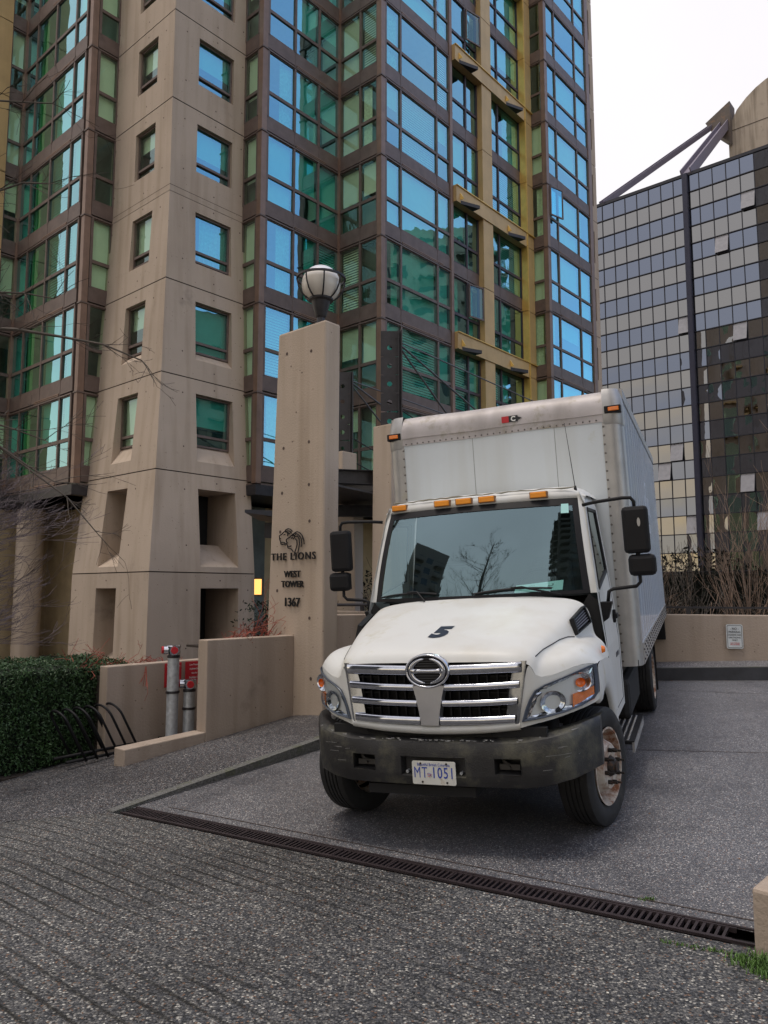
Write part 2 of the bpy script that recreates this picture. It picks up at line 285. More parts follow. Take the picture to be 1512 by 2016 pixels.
# ============================================================ ground
def drive_z(x, y): return -.1818 + .06113 * (x - .7453) + .02799 * (y - 6.6563)
def walk_z(x, y): return -.0773 + .1428 * (x + .88) + .0124 * (y - 11.08)
K1 = (-2.56, 7.42); K2 = (-.84, 9.51)
def back_line(x):
    """the far edge of the scored apron: walkway joint on the left, drain on the right"""
    if x < K1[0]: return 7.42 + (K1[0] - x) * .035, (walk_z(x, 7.5) * min(1, (K1[0] - x) / 2.4) + drive_z(x, 7.42) * (1 - min(1, (K1[0] - x) / 2.4)))
    y = 7.42 - (x - K1[0]) * .7030 + 0; return y, drive_z(x, y)
xs = [-40, -20, -12, -8, -6, -4.5, -3.8, -3.5, -3.2, -2.9, -2.56, -1.5, -.5, .5, 1.5, 1.97, 3.5, 6, 12, 40]
mb = MB(); rows = []
ts = [-4, -1, -.3, 0, .3, .6, .85, 1]
for tt in ts:
    r = []
    for x in xs:
        yb, zb = back_line(x); yb = max(yb, 3.5) if x > 3 else yb
        r.append((x, yb * tt, zb * max(tt, -.4) if abs(x) < 9 else max(zb, -1.6) * max(tt, -.4)))
    rows.append(r)
mb.grid(rows); struct('apron_ground', mb, APRON)
# driveway sheet (one plane) – drain edge to far right
def dline(x, o=0): return 7.42 - (x - K1[0]) * .7030 + o
mb = MB(); DW = .235      # drain width measured along y
pts = [(-2.40, dline(-2.40, DW)), (1.98, dline(1.98, DW)), (4.2, dline(4.2, DW)), (14, dline(14)), (14, 9.0), (4.84, 12.86), (1.2, 14.4), (-2, 15.5), (-2.5, 15.2), (K2[0] + 4.2 * A.x, K2[1] + 4.2 * A.y), K2]
mb.poly([(x, y, drive_z(x, y)) for x, y in pts]); struct('driveway', mb, DRIVE)
# joints and the narrow edging by the drain
mb = MB()
def strip(mb, a, b, w, dz, zf, mi=0):
    a, b = Vector((*a, 0)), Vector((*b, 0)); n = Vector((-(b - a).y, (b - a).x, 0)).normalized() * w / 2; q = [a - n, b - n, b + n, a + n]
    mb.poly([(p.x, p.y, zf(p.x, p.y) + dz) for p in q], mi)
strip(mb, (-2.05, dline(-2.05, .42)), (2.6, dline(2.6, .40)), .012, .004, drive_z)
strip(mb, (1.6, 8.95), (8.5, 6.3), .014, .004, drive_z); strip(mb, (4.5, 11.9), (7.5, 9.8), .012, .004, drive_z)
struct('driveway_joint', mb, JOINT)
# walkway (left) as a slab with kerb
mb = MB()
wp = [(K1[0], K1[1]), (K2[0], K2[1]), (K2[0] + 5.2 * A.x, K2[1] + 5.2 * A.y), (4, 19), (2, 30), (-30, 34), (-30, 8.6), (-8, 7.61), (-4.96, 7.504), (-3.5, 7.453)]
def wz(x, y):
    z = walk_z(x, y); d = min(1, max(0, (x - K1[0] + (y - K1[1]) * .3) / -.9)) if x < K1[0] else 0
    if (x, y) == K1: return drive_z(x, y)
    if (x, y) in ((-8, 7.61), (-3.5, 7.453), (-4.96, 7.504)): return back_line(x)[1]
    return max(z, -1.6) if x < -8 else z
mb.poly([(x, y, wz(x, y) + (.0 if (x, y) == K1 else .004)) for x, y in wp]); 
bm_tri = mb; struct('walkway', mb, WALK)
mb = MB(); strip(mb, (-9, 9.3), (-2.75, 7.58), .014, .006, walk_z); struct('walkway_joint', mb, JOINT)
mb = MB(); k0 = Vector((*K1, 0)); k1_ = Vector((K2[0] + 5.2 * A.x, K2[1] + 5.2 * A.y, 0)); n = Vector((A.y, -A.x, 0)); NS = 14
for i in range(NS):
    p, q = k0.lerp(k1_, i / NS), k0.lerp(k1_, (i + 1) / NS)
    def kz(pt, t): return max(drive_z(pt.x, pt.y) + .012, walk_z(pt.x, pt.y) + .012) if t > 0 else drive_z(pt.x, pt.y) + .012
    tp = [(pt + n * o, kz(pt, i + (1 if pt is q else 0))) for pt, o in ((p, -.09), (p, .02), (q, .02), (q, -.09))]
    mb.prism([(v.x, v.y, z - .3) for v, z in tp], [(v.x, v.y, z) for v, z in tp])
    strip_z = drive_z
o = struct('kerb', mb, KERB)
mb = MB(); s0 = k0 + A * .35
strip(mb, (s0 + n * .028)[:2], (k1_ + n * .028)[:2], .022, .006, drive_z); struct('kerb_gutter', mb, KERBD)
# far ground sheet
mb = MB(); mb.poly([(-1500, -1500, -1.75), (1500, -1500, -1.75), (1500, 1500, -1.75), (-1500, 1500, -1.75)]); struct('ground', mb, GROUND)
mb = MB(); mb.poly([(5.3, 14.4, .55), (60, -10, .6), (140, 60, .4), (60, 140, .4), (-4, 60, .0), (-1.5, 17.2, .1)]); struct('planting_ground', mb, SOIL)

# ------------------------------------------------------------ trench drain with grating
D0 = Vector((-2.47, dline(-2.47) + .03, 0)); D1 = Vector((1.99, dline(1.99) + .03, 0)); dd = (D1 - D0); DL = dd.length; dd.normalize(); dn = Vector((-dd.y, dd.x, 0))
drain = thing('trench_drain', 'long black slotted drain grating crossing the pavement in front of the truck', 'drain', (D0.x, D0.y, drive_z(D0.x, D0.y)))
def dp(s, w, z):
    p = D0 + dd * s + dn * w; return (p.x - D0.x, p.y - D0.y, drive_z(p.x, p.y) + z - drive_z(D0.x, D0.y))
mb = MB(dp); Wd = .19
mb.box((-.0, 0, -.005), (DL, .018, .010)); mb.box((-.0, Wd - .018, -.005), (DL, Wd, .010)); obj('frame', mb, GRATE, drain)
mb = MB(dp); mb.poly([(0, 0, -.16 + .10), (DL, 0, -.06), (DL, Wd, -.06), (0, Wd, -.06)]); obj('channel', mb, DARK, drain)
s = .02; gi = 0
while s < DL - .18:
    mb = MB(dp); e_ = min(s + .5, DL - .14)
    mb.box((s, .02, -.02), (s + .012, Wd - .02, .006)); mb.box((s, .02, -.02), (e_ - .004, .034, .006)); mb.box((s, Wd - .034, -.02), (e_ - .004, Wd - .02, .006))
    q = s + .034
    while q < e_ - .02:
        mb.box((q, .034, -.02), (q + .016, Wd - .034, .004)); q += .040
    obj('grate', mb, GRATE, drain); s = e_
# ============================================================ apartment tower
TC = Vector((-5.8345, 19.75, 0))
tower = thing('apartment_tower', 'tall beige concrete and green glass apartment tower with gold bands', 'building', TC, ROT)
F = lambda k: -.42 + 2.62 * k
def bat(z):
    t = [(-2, .78), (-.42, .76), (2.2, .72), (4.82, .46), (7.44, .26), (10.06, .14), (12.6, .03), (99, .03)]
    for (a, x), (b, y) in zip(t, t[1:]):
        if z <= b: return x + (y - x) * (z - a) / (b - a)
UR, VL = 2.58, 3.14
RC = lambda k: .11 if k > 4 else {4: .07, 3: 0.0, 2: -.12}.get(k, .15)
mb = MB(); holes = []
def pier_face(side, k):
    """one storey of the corner pier: outer skin (leaning out towards the base), deep jambs and a sloping sill"""
    if side == 'A': wall = lambda s, z, d=0: (s, -bat(z) - .0 + d, z); span = (lambda z: -bat(z), lambda z: UR); o0, o1 = .80, 2.03
    else: wall = lambda s, z, d=0: (-bat(z) + d, s, z); span = (lambda z: -bat(z), lambda z: VL); o0, o1 = .78, 1.80
    g = .014 if k != 5 else .1
    z0, z1 = F(k) + .014, F(k + 1) - (.014 if k != 4 else .10)
    if k == 5: z0 = F(5) + .10
    top = F(k + 1) - .40; wb = F(k) + .80
    dr = 1.15 * (bat(F(k) + .5) - .03); zb = max(wb - dr, F(k) + .16)
    zs = [z0, zb, top, z1]
    P = []
    for z in zs: P.append([wall(span[0](z), z), wall(o0, z), wall(o1, z), wall(span[1](z), z)])
    mb.grid(P, 0, skip=lambda i, j: i == 1 and j == 1)
    inn = RC(k) if k > 1 else .75
    def inner(s, z): return (s, inn, z) if side == 'A' else (inn, s, z)
    def sill(s, z):
        d = RC(k) if k > 1 else .25; return (s, d, z) if side == 'A' else (d, s, z)
    # jambs, head, sloping sill
    for s in (o0, o1): mb.poly([wall(s, zb), wall(s, top), inner(s, top), inner(s, wb), sill(s, wb)])
    mb.poly([wall(o0, top), wall(o1, top), inner(o1, top), inner(o0, top)])
    mb.poly([wall(o0, zb), wall(o1, zb), sill(o1, wb), sill(o0, wb)])
    if k < 2: mb.poly([sill(o0, wb), sill(o1, wb), inner(o1, wb), inner(o0, wb)])
    if k < 2: mb.poly([inner(o0, wb), inner(o1, wb), inner(o1, top), inner(o0, top)], 3)  # dark sheet painted as the unlit depth of the low openings
    # joint backing
    for zz, h in ((F(k), .014),) + (((F(5) - .1, .014), (F(5) + .1, .014)) if k == 5 else ()):
        mb.poly([wall(span[0](zz), zz - .03, .03), wall(span[1](zz), zz - .03, .03), wall(span[1](zz), zz + .03, .03), wall(span[0](zz), zz + .03, .03)], 1)
    if k == 5:
        P = [[wall(span[0](z), z), wall(span[1](z), z)] for z in (F(5) - .086, F(5) + .086)]; mb.grid(P)
    # form-tie holes
    w0, w1 = .28, (UR if side == 'A' else VL) - .28
    for (s, z) in ((.38, F(k) + .7), (.38, F(k + 1) - .45), (w1 + .05, F(k) + .7), (w1 + .05, F(k + 1) - .45), ((o0 + o1) / 2, top + .2), ((o0 + o1) / 2, F(k) + .28 if zb > F(k) + .5 else top + .2)):
        c = Vector(wall(s, z, -.003)); ring = []
        for i in range(8):
            a = i * math.pi / 4; ring.append((c.x + (.022 * math.cos(a) if side == 'A' else 0), c.y + (.022 * math.cos(a) if side == 'B' else 0), c.z + .022 * math.sin(a)))
        mb.poly(ring, 2)
    holes.append((side, k, o0, o1, wb, top))
for k in range(0, 10):
    for sd in 'AB': pier_face(sd, k)
# pier ends and plinth
mb.grid([[(UR, -bat(F(k)), F(k)) for k in range(0, 11)], [(UR, 1.6, F(k)) for k in range(0, 11)]]); mb.grid([[(-bat(F(k)), VL, F(k)) for k in range(0, 11)], [(1.6, VL, F(k)) for k in range(0, 11)]])
mb.box((-.78, -.78, -2), (UR, 1.5, F(0) - .01)); mb.box((-.78, -.7, -2), (1.5, VL, F(0) - .012)); mb.box((.03, .03, F(10)), (UR, VL, 66))
obj('corner_pier', mb, [CONC, JOINT, HOLE, DARK], tower)
def blindset(bm, side_fn, s0, s1, z0, z1, kind, rnd):
    d = .11
    if kind == 'full': bm.poly([side_fn(s0, d, z0), side_fn(s1, d, z0), side_fn(s1, d, z1), side_fn(s0, d, z1)], 0)
    elif kind == 'half':
        zz = z0 + (z1 - z0) * rnd.uniform(.2, .7); bm.poly([side_fn(s0, d, zz), side_fn(s1, d, zz), side_fn(s1, d, z1), side_fn(s0, d, z1)], 0)
    elif kind == 'slat':
        z = z1
        while z > z0: bm.poly([side_fn(s0, d, z - .07), side_fn(s1, d, z - .07), side_fn(s1, d + .03, z), side_fn(s0, d + .03, z)], 0); z -= .085
    elif kind == 'curtain':
        w = (s1 - s0) * rnd.uniform(.35, .8); a = s0 if rnd.random() < .5 else s1 - w; n = 12
        bm.grid([[side_fn(a + w * i / n, d + .03 * (i % 2), z) for i in range(n + 1)] for z in (z0, z1)], 1)
    elif kind == 'yellow':
        w = (s1 - s0) * .36; bm.poly([side_fn(s1 - w, d, z0), side_fn(s1, d, z0), side_fn(s1, d, z1), side_fn(s1 - w, d, z1)], 2)
for sd, k, o0, o1, wb, top in holes:
    if k < 2: continue
    fn = (lambda s, d, z: (s, RC(k) + d, z)) if sd == 'A' else (lambda s, d, z: (RC(k) + d, s, z))
    m1_ = MB(fn); w = .055
    m1_.box((o0, -.05, wb), (o0 + w, .04, top)); m1_.box((o1 - w, -.05, wb), (o1, .04, top)); m1_.box((o0 + w, -.05, top - w), (o1 - w, .04, top)); m1_.box((o0 + w, -.05, wb), (o1 - w, .04, wb + w)); m1_.box((o0 + w, -.06, wb + .27), (o1 - w, .04, wb + .34))
    wo = obj('recessed_window', m1_, BRONZE, tower)
    m2_ = MB(fn); m2_.poly([(o0 + w, 0, wb + w), (o1 - w, 0, wb + w), (o1 - w, 0, wb + .27), (o0 + w, 0, wb + .27)]); m2_.poly([(o0 + w, .004, wb + .34), (o1 - w, 0, wb + .34), (o1 - w, 0, top - w), (o0 + w, .004, top - w)])
    obj('pane', m2_, GLASS if sd == 'A' else GLASSB, wo)
    rr = random.Random(k * 7 + ord(sd)); m3_ = MB(); blindset(m3_, fn, o0, o1, wb, top, rr.choice(['full', 'half', 'full', 'curtain']), rr)
    if m3_.f: obj('blind', m3_, [BLIND, CURT, YCURT], wo)
# --- curtain wall faces: origin, direction, outward normal, light edges, floors, blinds
def cw(P0, d, nrm, edges, floors, kinds, glass, frame=BRONZE, louvre=None, sp=True, seed=0, fix=None):
    P0, d, nrm = Vector(P0), Vector(d), Vector(nrm)
    fn = lambda s, o, z: (P0.x + d.x * s - nrm.x * o, P0.y + d.y * s - nrm.y * o, z)
    for k in floors:
        rr = random.Random(k * 131 + seed); zb, zm0, zm1, zt = F(k) + .44, F(k) + 1.14, F(k) + 1.24, F(k) + 2.46
        m_ = MB(fn); mw = .04
        for s in edges: m_.box((s - mw, -.045, zb - .04), (s + mw, .05, zt + .03))
        for s, t in zip(edges, edges[1:]):
            m_.box((s + mw, -.02, zb - .04), (t - mw, .05, zb)); m_.box((s + mw, -.035, zm0), (t - mw, .05, zm1)); m_.box((s + mw, -.02, zt), (t - mw, .05, zt + .03))
        wo = obj('window', m_, frame, tower)
        g = MB(fn); b = MB()
        for i, (s, t) in enumerate(zip(edges, edges[1:])):
            kind = rr.choice(kinds if not (glass is GLASS and k <= 6) else ['full', 'curtain', 'full', 'slat', 'half']) if not (fix and i in fix) else fix[i]
            for z0, z1 in ((zb, zm0), (zm1, zt)):
                o = [rr.uniform(-.004, .004) for _ in range(3)]
                g.poly([(s + mw, o[0], z0), (t - mw, o[1], z0), (t - mw, o[1] + o[2] - o[0], z1), (s + mw, o[2], z1)])
            if kind != 'none': blindset(b, fn, s + mw, t - mw, (zb if rr.random() < .8 or kind != 'full' else zm1), zt, kind, rr)
        obj('pane', g, glass, wo)
        if b.f: obj('blind', b, [BLIND, CURT, YCURT], wo)
        if sp:
            z0, z1 = F(k) - .13, F(k) + .40
            spm = MB(fn)
            spm.box((edges[0] - mw, -.03, z0 + .10), (edges[-1] + mw, .06, z1)); spm.box((edges[0] - mw, -.055, z0 + .0), (edges[-1] + mw, .06, z0 + .045)); 
            for s in edges[1:-1]: spm.box((s - .012, -.038, z0 + .05), (s + .012, .0, z1))
            if louvre is not None:
                a, c = edges[louvre], edges[louvre + 1]
                for q in range(2): spm.box((a + .06, -.05, z0 + .07 + q * .05), (c + .3 if louvre + 2 < len(edges) else c - .05, -.031, z0 + .10 + q * .05), 1)
            obj('spandrel', spm, [BRONZE, BRONZEV], tower)
cw((-1.42, 7.5), (1, 0), (0, -1), [.02, .52], range(2, 9), ['none', 'full', 'half'], GLASSB, seed=1)
cw((-.86, 2.98), (0, 1), (-1, 0), [.33, 1.02, 2.34, 3.66, 4.5], range(2, 9), ['none', 'none', 'half', 'curtain'], GLASS, louvre=1, seed=2, fix={2: 'yellow'})
cw((-.86, 2.98), (1, 0), (0, -1), [.20, .83], range(2, 9), ['none', 'full', 'half'], GLASSB, seed=3)
cw((2.48, -.83), (0, 1), (-1, 0), [.16, .80], range(2, 10), ['full', 'full', 'half', 'slat'], GLASSB, seed=4)
cw((2.48, -.83), (1, 0), (0, -1), [.18, 1.25, 2.27, 3.19], range(2, 10), ['none', 'full', 'half', 'curtain'], GLASS, louvre=1, seed=5)
cw((5.71, -2.65), (0, 1), (-1, 0), [.13, .86, 1.76], range(2, 10), ['full', 'half', 'none', 'slat', 'curtain'], GLASSB, seed=6)
cw((5.71, -2.65), (1, 0), (0, -1), [.18, .92, 2.83, 3.56], range(2, 11), ['none', 'half', 'slat', 'full', 'curtain'], GLASS, louvre=1, seed=7)
cw((9.42, -2.55), (1, 0), (0, -1), [.05, 1.0, 1.72], range(3, 12), ['none', 'half', 'curtain'], GLASS, PURPLE, seed=8)
cw((11.80, -2.55), (1, 0), (0, -1), [.05, .76, 2.36], range(3, 12), ['none', 'full', 'curtain', 'half'], GLASS, PURPLE, seed=9)
cw((14.79, -3.40), (0, 1), (-1, 0), [.12, .73], range(3, 12), ['full', 'full', 'none', 'curtain'], GLASSB, seed=10)
cw((14.79, -3.40), (1, 0), (0, -1), [.14, .86, 2.66, 3.72], range(3, 12), ['none', 'full', 'half', 'curtain'], GLASS, louvre=1, seed=11)
# corner posts, flashing lines
for u, v, z0 in ((-.86, 2.98, F(2)), (2.48, -.83, F(2)), (5.71, -2.65, F(2)), (14.79, -3.4, F(3) - 2)):
    mb = MB()
    for k in range(2, 12):
        if F(k + 1) < z0: continue
        mb.box((u - .05, v - .05, F(k) - .09), (u + .14, v + .13, F(k + 1) - .14))
        mb.box((u - .075, v - .075, F(k + 1) - .135), (u + .16, v + .15, F(k + 1) - .09), 1)
    obj('corner_post', mb, [BRONZEV, BRONZE], tower)
mb = MB()
for u, v in ((-.86, 7.5), (5.71, -.83)): mb.box((u - .09, v - .09, F(2)), (u + .09, v + .09, F(10)))
mb.box((9.27, -2.72, F(2)), (9.42, -2.5, 31)); mb.box((18.51, -3.46, F(2)), (18.80, -3.3, 31))
obj('mullion_post', mb, BRONZEV, tower)
# gold frame of the middle bays
mb = MB()
for k in range(2, 12):
    z0, z1 = F(k) - .10, F(k + 1) - .125
    mb.box((11.16, -2.80, z0), (11.80, -2.5, z1)); mb.box((14.24, -2.80, z0), (14.79, -2.5, z1)); mb.box((14.15, -2.86, z0), (14.24, -2.5, z1), 1)
for k in (4, 6, 8, 10):
    z0, z1 = F(k) - .16, F(k) + .40
    mb.box((9.44, -2.84, z0), (14.15, -2.55, z1)); mb.box((9.44, -2.88, z1), (14.79, -2.55, z1 + .03), 1)
    for u in (10.1, 13.2): mb.prism([(u - .42, -2.85, z0 - .03), (u + .32, -2.85, z0 - .03), (u + .32, -3.15, z0 - .03)], [(u - .42, -2.85, z0 + .09), (u + .32, -2.85, z0 + .09), (u + .32, -3.15, z0 + .09)], 2); mb.prism([(u - .45, -2.85, z0 + .10), (u - .42, -2.85, z0 + .10), (u - .42, -3.0, z0 + .10)], [(u - .45, -2.85, z0 + .35), (u - .42, -2.85, z0 + .35), (u - .42, -2.86, z0 + .35)], 1)
obj('gold_frame', mb, [GOLD, GOLDB, BLACKST], tower)
mb = MB()
for k in range(2, 9): mb.box((-2.15, 7.38, F(k) + .01), (-1.42, 7.7, F(k + 1) - .02))
mb.box((-2.15, 7.41, F(2)), (-1.42, 7.7, F(9)), 1)
obj('gold_wall', mb, [GOLD, JOINT], tower)
# right-hand concrete edge with slot windows
mb = MB()
for k in range(1, 12):
    z0, z1 = F(k) + .012, F(k + 1) - .012; a, b, zz0, zz1 = 18.87, 19.11, F(k) + .68, F(k) + 2.12
    P = [[(u, -3.36, z) for u in (18.80, a, b, 19.42)] for z in (z0, zz0, zz1, z1)]; mb.grid(P, 0, skip=lambda i, j: i == 1 and j == 1)
    for u in (a, b): mb.poly([(u, -3.36, zz0), (u, -3.36, zz1), (u, -3.0, zz1), (u, -3.0, zz0)])
    mb.poly([(a, -3.36, zz1), (b, -3.36, zz1), (b, -3.0, zz1), (a, -3.0, zz1)]); mb.poly([(a, -3.36, zz0), (b, -3.36, zz0), (b, -3.0, zz0), (a, -3.0, zz0)])
mb.poly([(18.80, -3.33, F(1)), (19.40, -3.33, F(1)), (19.40, -3.33, 31), (18.80, -3.33, 31)], 1)
mb.box((18.8, -3.30, -1), (19.42, 10.6, 66)); mb.box((18.8, 10.6, -1), (19.42, 16, 40))
obj('edge_wall', mb, [CONC, JOINT], tower)
# inside: slabs and back walls seen through the glass, the rest of the block behind and above
foot = [(-2.1, 7.62), (-.95 + .15, 7.62), (-.74, 3.10), (2.60, 3.0), (2.60, -.71), (5.83, -.71), (5.83, -2.46), (14.91, -2.46), (14.91, -3.26), (18.7, -3.26), (18.7, 9.5), (-2.1, 9.5)]
mb = MB()
for k in range(2, 13): mb.prism([(u, v, F(k) - .1) for u, v in foot], [(u, v, F(k) + .12) for u, v in foot])
obj('floor_slab', mb, CEIL, tower)
mb = MB()
mb.box((-2.1, 9.0, 2.2), (1.2, 9.4, F(12))); mb.box((.2, 3.2, F(2)), (.35, 9, F(12))); mb.box((3.2, 1.6, 2.2), (18.6, 1.8, F(12))); mb.box((2.75, -.4, F(2)), (2.85, 1.6, F(12)))
for u in (5.95, 9.4, 11.5, 14.6): mb.box((u, -2.3, F(2)), (u + .12, 1.6, F(12)))
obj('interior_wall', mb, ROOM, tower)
mb = MB()
mb.box((-2.2, 9.6, -1), (18.8, 19.6, 40)); mb.box((-2.2, 9.6, 40), (18.8, 10.6, 66)); mb.box((-2.2, 7.7, F(9)), (1.5, 9.6, 70)); mb.box((1.5, 7.7, F(12)), (18.8, 9.6, 66)); mb.box((2.48, -.8, F(12) + .2), (18.8, 7.7, 66)); mb.box((UR + .02, 1.9, F(10)), (5, 7, F(12)))
obj('upper_block', mb, CONC, tower)
mb = MB()
for k in range(0, 26):
    z = F(k) + .5
    for q in range(7):   # rear elevation facing the office building
        u = -1.4 + q * 2.7; vv_ = 19.6 if z < 39 else 10.6
        if z < 64: mb.box((u, vv_, z), (u + 1.9, vv_ + .04, z + 1.6), 0)
    for q in range(4):
        v = -2.6 + q * 5.4
        if (v > 8 and z > 38) or z > 64: continue
        mb.box((19.42 if v < 14 else 18.8, v, z), (19.46, v + 2.6, z + 1.6), 0)
        if k % 2: mb.box((19.42, v - .3, z - .55), (19.9, v + 2.9, z - .35), 1)
    if k % 2 == 0 and z < 39: mb.box((-2.2, 19.6, z - .6), (18.8, 19.66, z - .1), 1)
obj('rear_elevation', mb, [GLASSB, GOLD], tower)
# soffits below the bays and the recessed ground floors
mb = MB()
mb.box((-2.1, 7.3, F(2) - .42), (-.90, 9.6, F(2) - .13), 0); mb.box((-.90, 3.2, F(2) - .42), (1.2, 9.6, F(2) - .13), 0); mb.box((-.96, 2.92, F(2) - .42), (.0, 7.6, F(2) - .13), 0)
mb.box((2.42, -.90, F(2) - .42), (5.72, 1.5, F(2) - .13), 0); mb.box((5.6, -2.72, F(2) - .42), (19, 1.5, F(2) - .13), 0)
obj('soffit', mb, BLACKST, tower)
mb = MB()
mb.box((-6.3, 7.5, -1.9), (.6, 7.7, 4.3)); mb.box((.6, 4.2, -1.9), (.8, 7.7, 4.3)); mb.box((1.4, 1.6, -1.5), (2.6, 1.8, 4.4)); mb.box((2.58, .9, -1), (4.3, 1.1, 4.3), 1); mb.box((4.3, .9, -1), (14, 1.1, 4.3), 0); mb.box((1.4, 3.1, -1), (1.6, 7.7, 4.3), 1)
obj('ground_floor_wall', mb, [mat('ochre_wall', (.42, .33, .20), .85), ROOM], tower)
mb = MB(); mb.lathe([(.40, -1.6), (.40, 4.25)], (-.45, 6.45, 0), seg=28); obj('round_column', mb, CONC, tower, smooth=True)
mb = MB(); mb.box((-5.5, 7.36, .2), (-1.2, 7.44, 4.1), 0); mb.box((-5.5, 7.30, 2.2), (-1.2, 7.36, 2.35), 1); mb.box((-3.2, 7.30, .2), (-3.1, 7.36, 4.1), 1); mb.box((-1.4, 7.3, .2), (-1.2, 7.36, 4.1), 1); obj('lobby_glazing', mb, [mat('lobby_glass', (.02, .07, .045), .15), BRONZE], tower)
# three opened sashes
def sash(P, d, nrm, s0, s1, z0, z1, ang):
    P, d, nrm = Vector(P), Vector(d), Vector(nrm); h = P + d * s0; dd_ = d * math.cos(ang) + nrm * math.sin(ang); w = s1 - s0
    f = lambda s, o, z: ((h + dd_ * s).x + nrm.x * o, (h + dd_ * s).y + nrm.y * o, z)
    m_ = MB(f); m_.box((0, 0, z0), (w, .05, z0 + .05)); m_.box((0, 0, z1 - .05), (w, .05, z1)); m_.box((0, 0, z0 + .05), (.04, .05, z1 - .05)); m_.box((w - .04, 0, z0 + .05), (w, .05, z1 - .05))
    so_ = obj('open_sash', m_, BRONZE, tower); g_ = MB(f); g_.poly([(.04, .025, z0 + .05), (w - .04, .025, z0 + .05), (w - .04, .025, z1 - .05), (.04, .025, z1 - .05)]); obj('pane', g_, GLASS if s0 < .5 else GLASSB, so_)
sash((14.79, -3.46), (1, 0), (0, -1), .14, .86, F(7) + 1.24 - 2.62, F(7) + 2.46 - 2.62, R(14)); sash((9.42, -2.62), (1, 0), (0, -1), 1.0, 1.7, F(8) + 1.24, F(8) + 2.46, R(12)); sash((9.42, -2.62), (1, 0), (0, -1), 1.0, 1.7, F(4) + 1.24, F(4) + 2.46, R(12))
# lamp glowing beside the lobby door
lp = thing('wall_lamp', 'small glowing yellow lamp seen in the gap left of the sign pillar', 'lamp', (-3.63, 22.0, 1.85))
mb = MB(); mb.box((-.10, -.08, -.22), (.10, .06, .22)); obj('shade', mb, emis('lamp_glow', (1, .50, .13), 1.1), lp); mb = MB(); mb.box((-.13, .06, -.26), (.13, .10, .26)); obj('backplate', mb, BLACKST, lp)
# ============================================================ glass office building
OC = Vector((29.2, 70, 0)); OR_ = ROT - math.pi / 2      # local x runs right and nearer along the facade, y into the block
office = thing('glass_office_building', 'square grey mirror glass office block hung from steel struts, far right', 'building', OC, OR_)
PW, PH, NX0, NX1, NR = 1.225, 1.735, -8, 18, 22; ZT = 41.75
cells = [(i, r) for r in range(NR) for i in range(NX0, NX1)]
vis = sorted([c for c in cells if -8 <= c[0] <= 6 and c[1] < 19], key=lambda c: (abs(c[0] - 2) * .6 + abs(c[1] - 8)))[:100]
visset = set(vis); openp = {(2, 4), (-1, 8), (-2, 15), (-3, 16), (-1, 19), (4, 2), (5, 16), (6, 12), (3, 9), (3, 17), (4, 19)}
def pane_geo(mb, i, r, mi):
    rr = random.Random(i * 97 + r * 13); g = .035; off = .26 if i >= 0 else 0
    x0, x1 = i * PW + g + (.30 if i == 0 else 0), (i + 1) * PW - g - (.22 if i == -1 else 0); z1, z0 = ZT - r * PH - g, ZT - (r + 1) * PH + g
    if (i, r) in openp:
        mb.poly([(x0, -.42, z0), (x1, -.42, z0), (x1, -.02, z1), (x0, -.02, z1)], mi); return
    n = 3; a, b, c, d = [rr.uniform(-.0035, .0035) for _ in range(4)]; e = rr.uniform(.000, .006) * (1 if r < 9 else 5)
    rows = [[(x0 + (x1 - x0) * p / n, (a * (1 - p / n) + b * p / n) * (1 - q / n) + (c * (1 - p / n) + d * p / n) * q / n + e * math.sin(math.pi * p / n) * math.sin(math.pi * q / n), z0 + (z1 - z0) * q / n) for p in range(n + 1)] for q in range(n + 1)]
    mb.grid(rows, mi)
OOP = OOPEN
for c in vis:
    mb = MB(); pane_geo(mb, *c, 0); obj('window_pane', mb, OOP if c in openp else OGL[(c[1]) % 2], office, smooth=True)
mb = MB()
for c in cells:
    if c not in visset: pane_geo(mb, *c, 2 if c in openp else c[1] % 2)
obj('window_pane', mb, OGL + [OOP], office, smooth=True, kind='stuff')
mb = MB(); zb_ = ZT - NR * PH
for i in range(NX0, NX1 + 1): mb.box((i * PW - .032, -.07, zb_), (i * PW + .032, .1, ZT))
for r in range(NR + 1): mb.box((NX0 * PW, -.11, ZT - r * PH - .042), (NX1 * PW, .1, ZT - r * PH + .042))
mb.box((NX0 * PW - .1, -.08, ZT), (NX1 * PW, .4, ZT + .28))
obj('frame_grid', mb, OFRAME, office)
mb = MB(); mb.box((NX0 * PW, .12, zb_), (NX1 * PW, 26, ZT + .1)); mb.box((NX0 * PW - .15, .1, zb_), (NX0 * PW, 26, ZT + .1), 1)
obj('block', mb, [OFRAME, OFRAME], office)
mb = MB(); mb.box((-.24, -.42, zb_ + .3), (.26, -.05, ZT + .1)); mb.box((-.20, -.44, zb_ + .3), (.22, -.42, ZT + .1)); mb.box((9.9, -.42, zb_ + .3), (10.4, -.05, ZT + .1)); obj('column', mb, ONAVY, office)
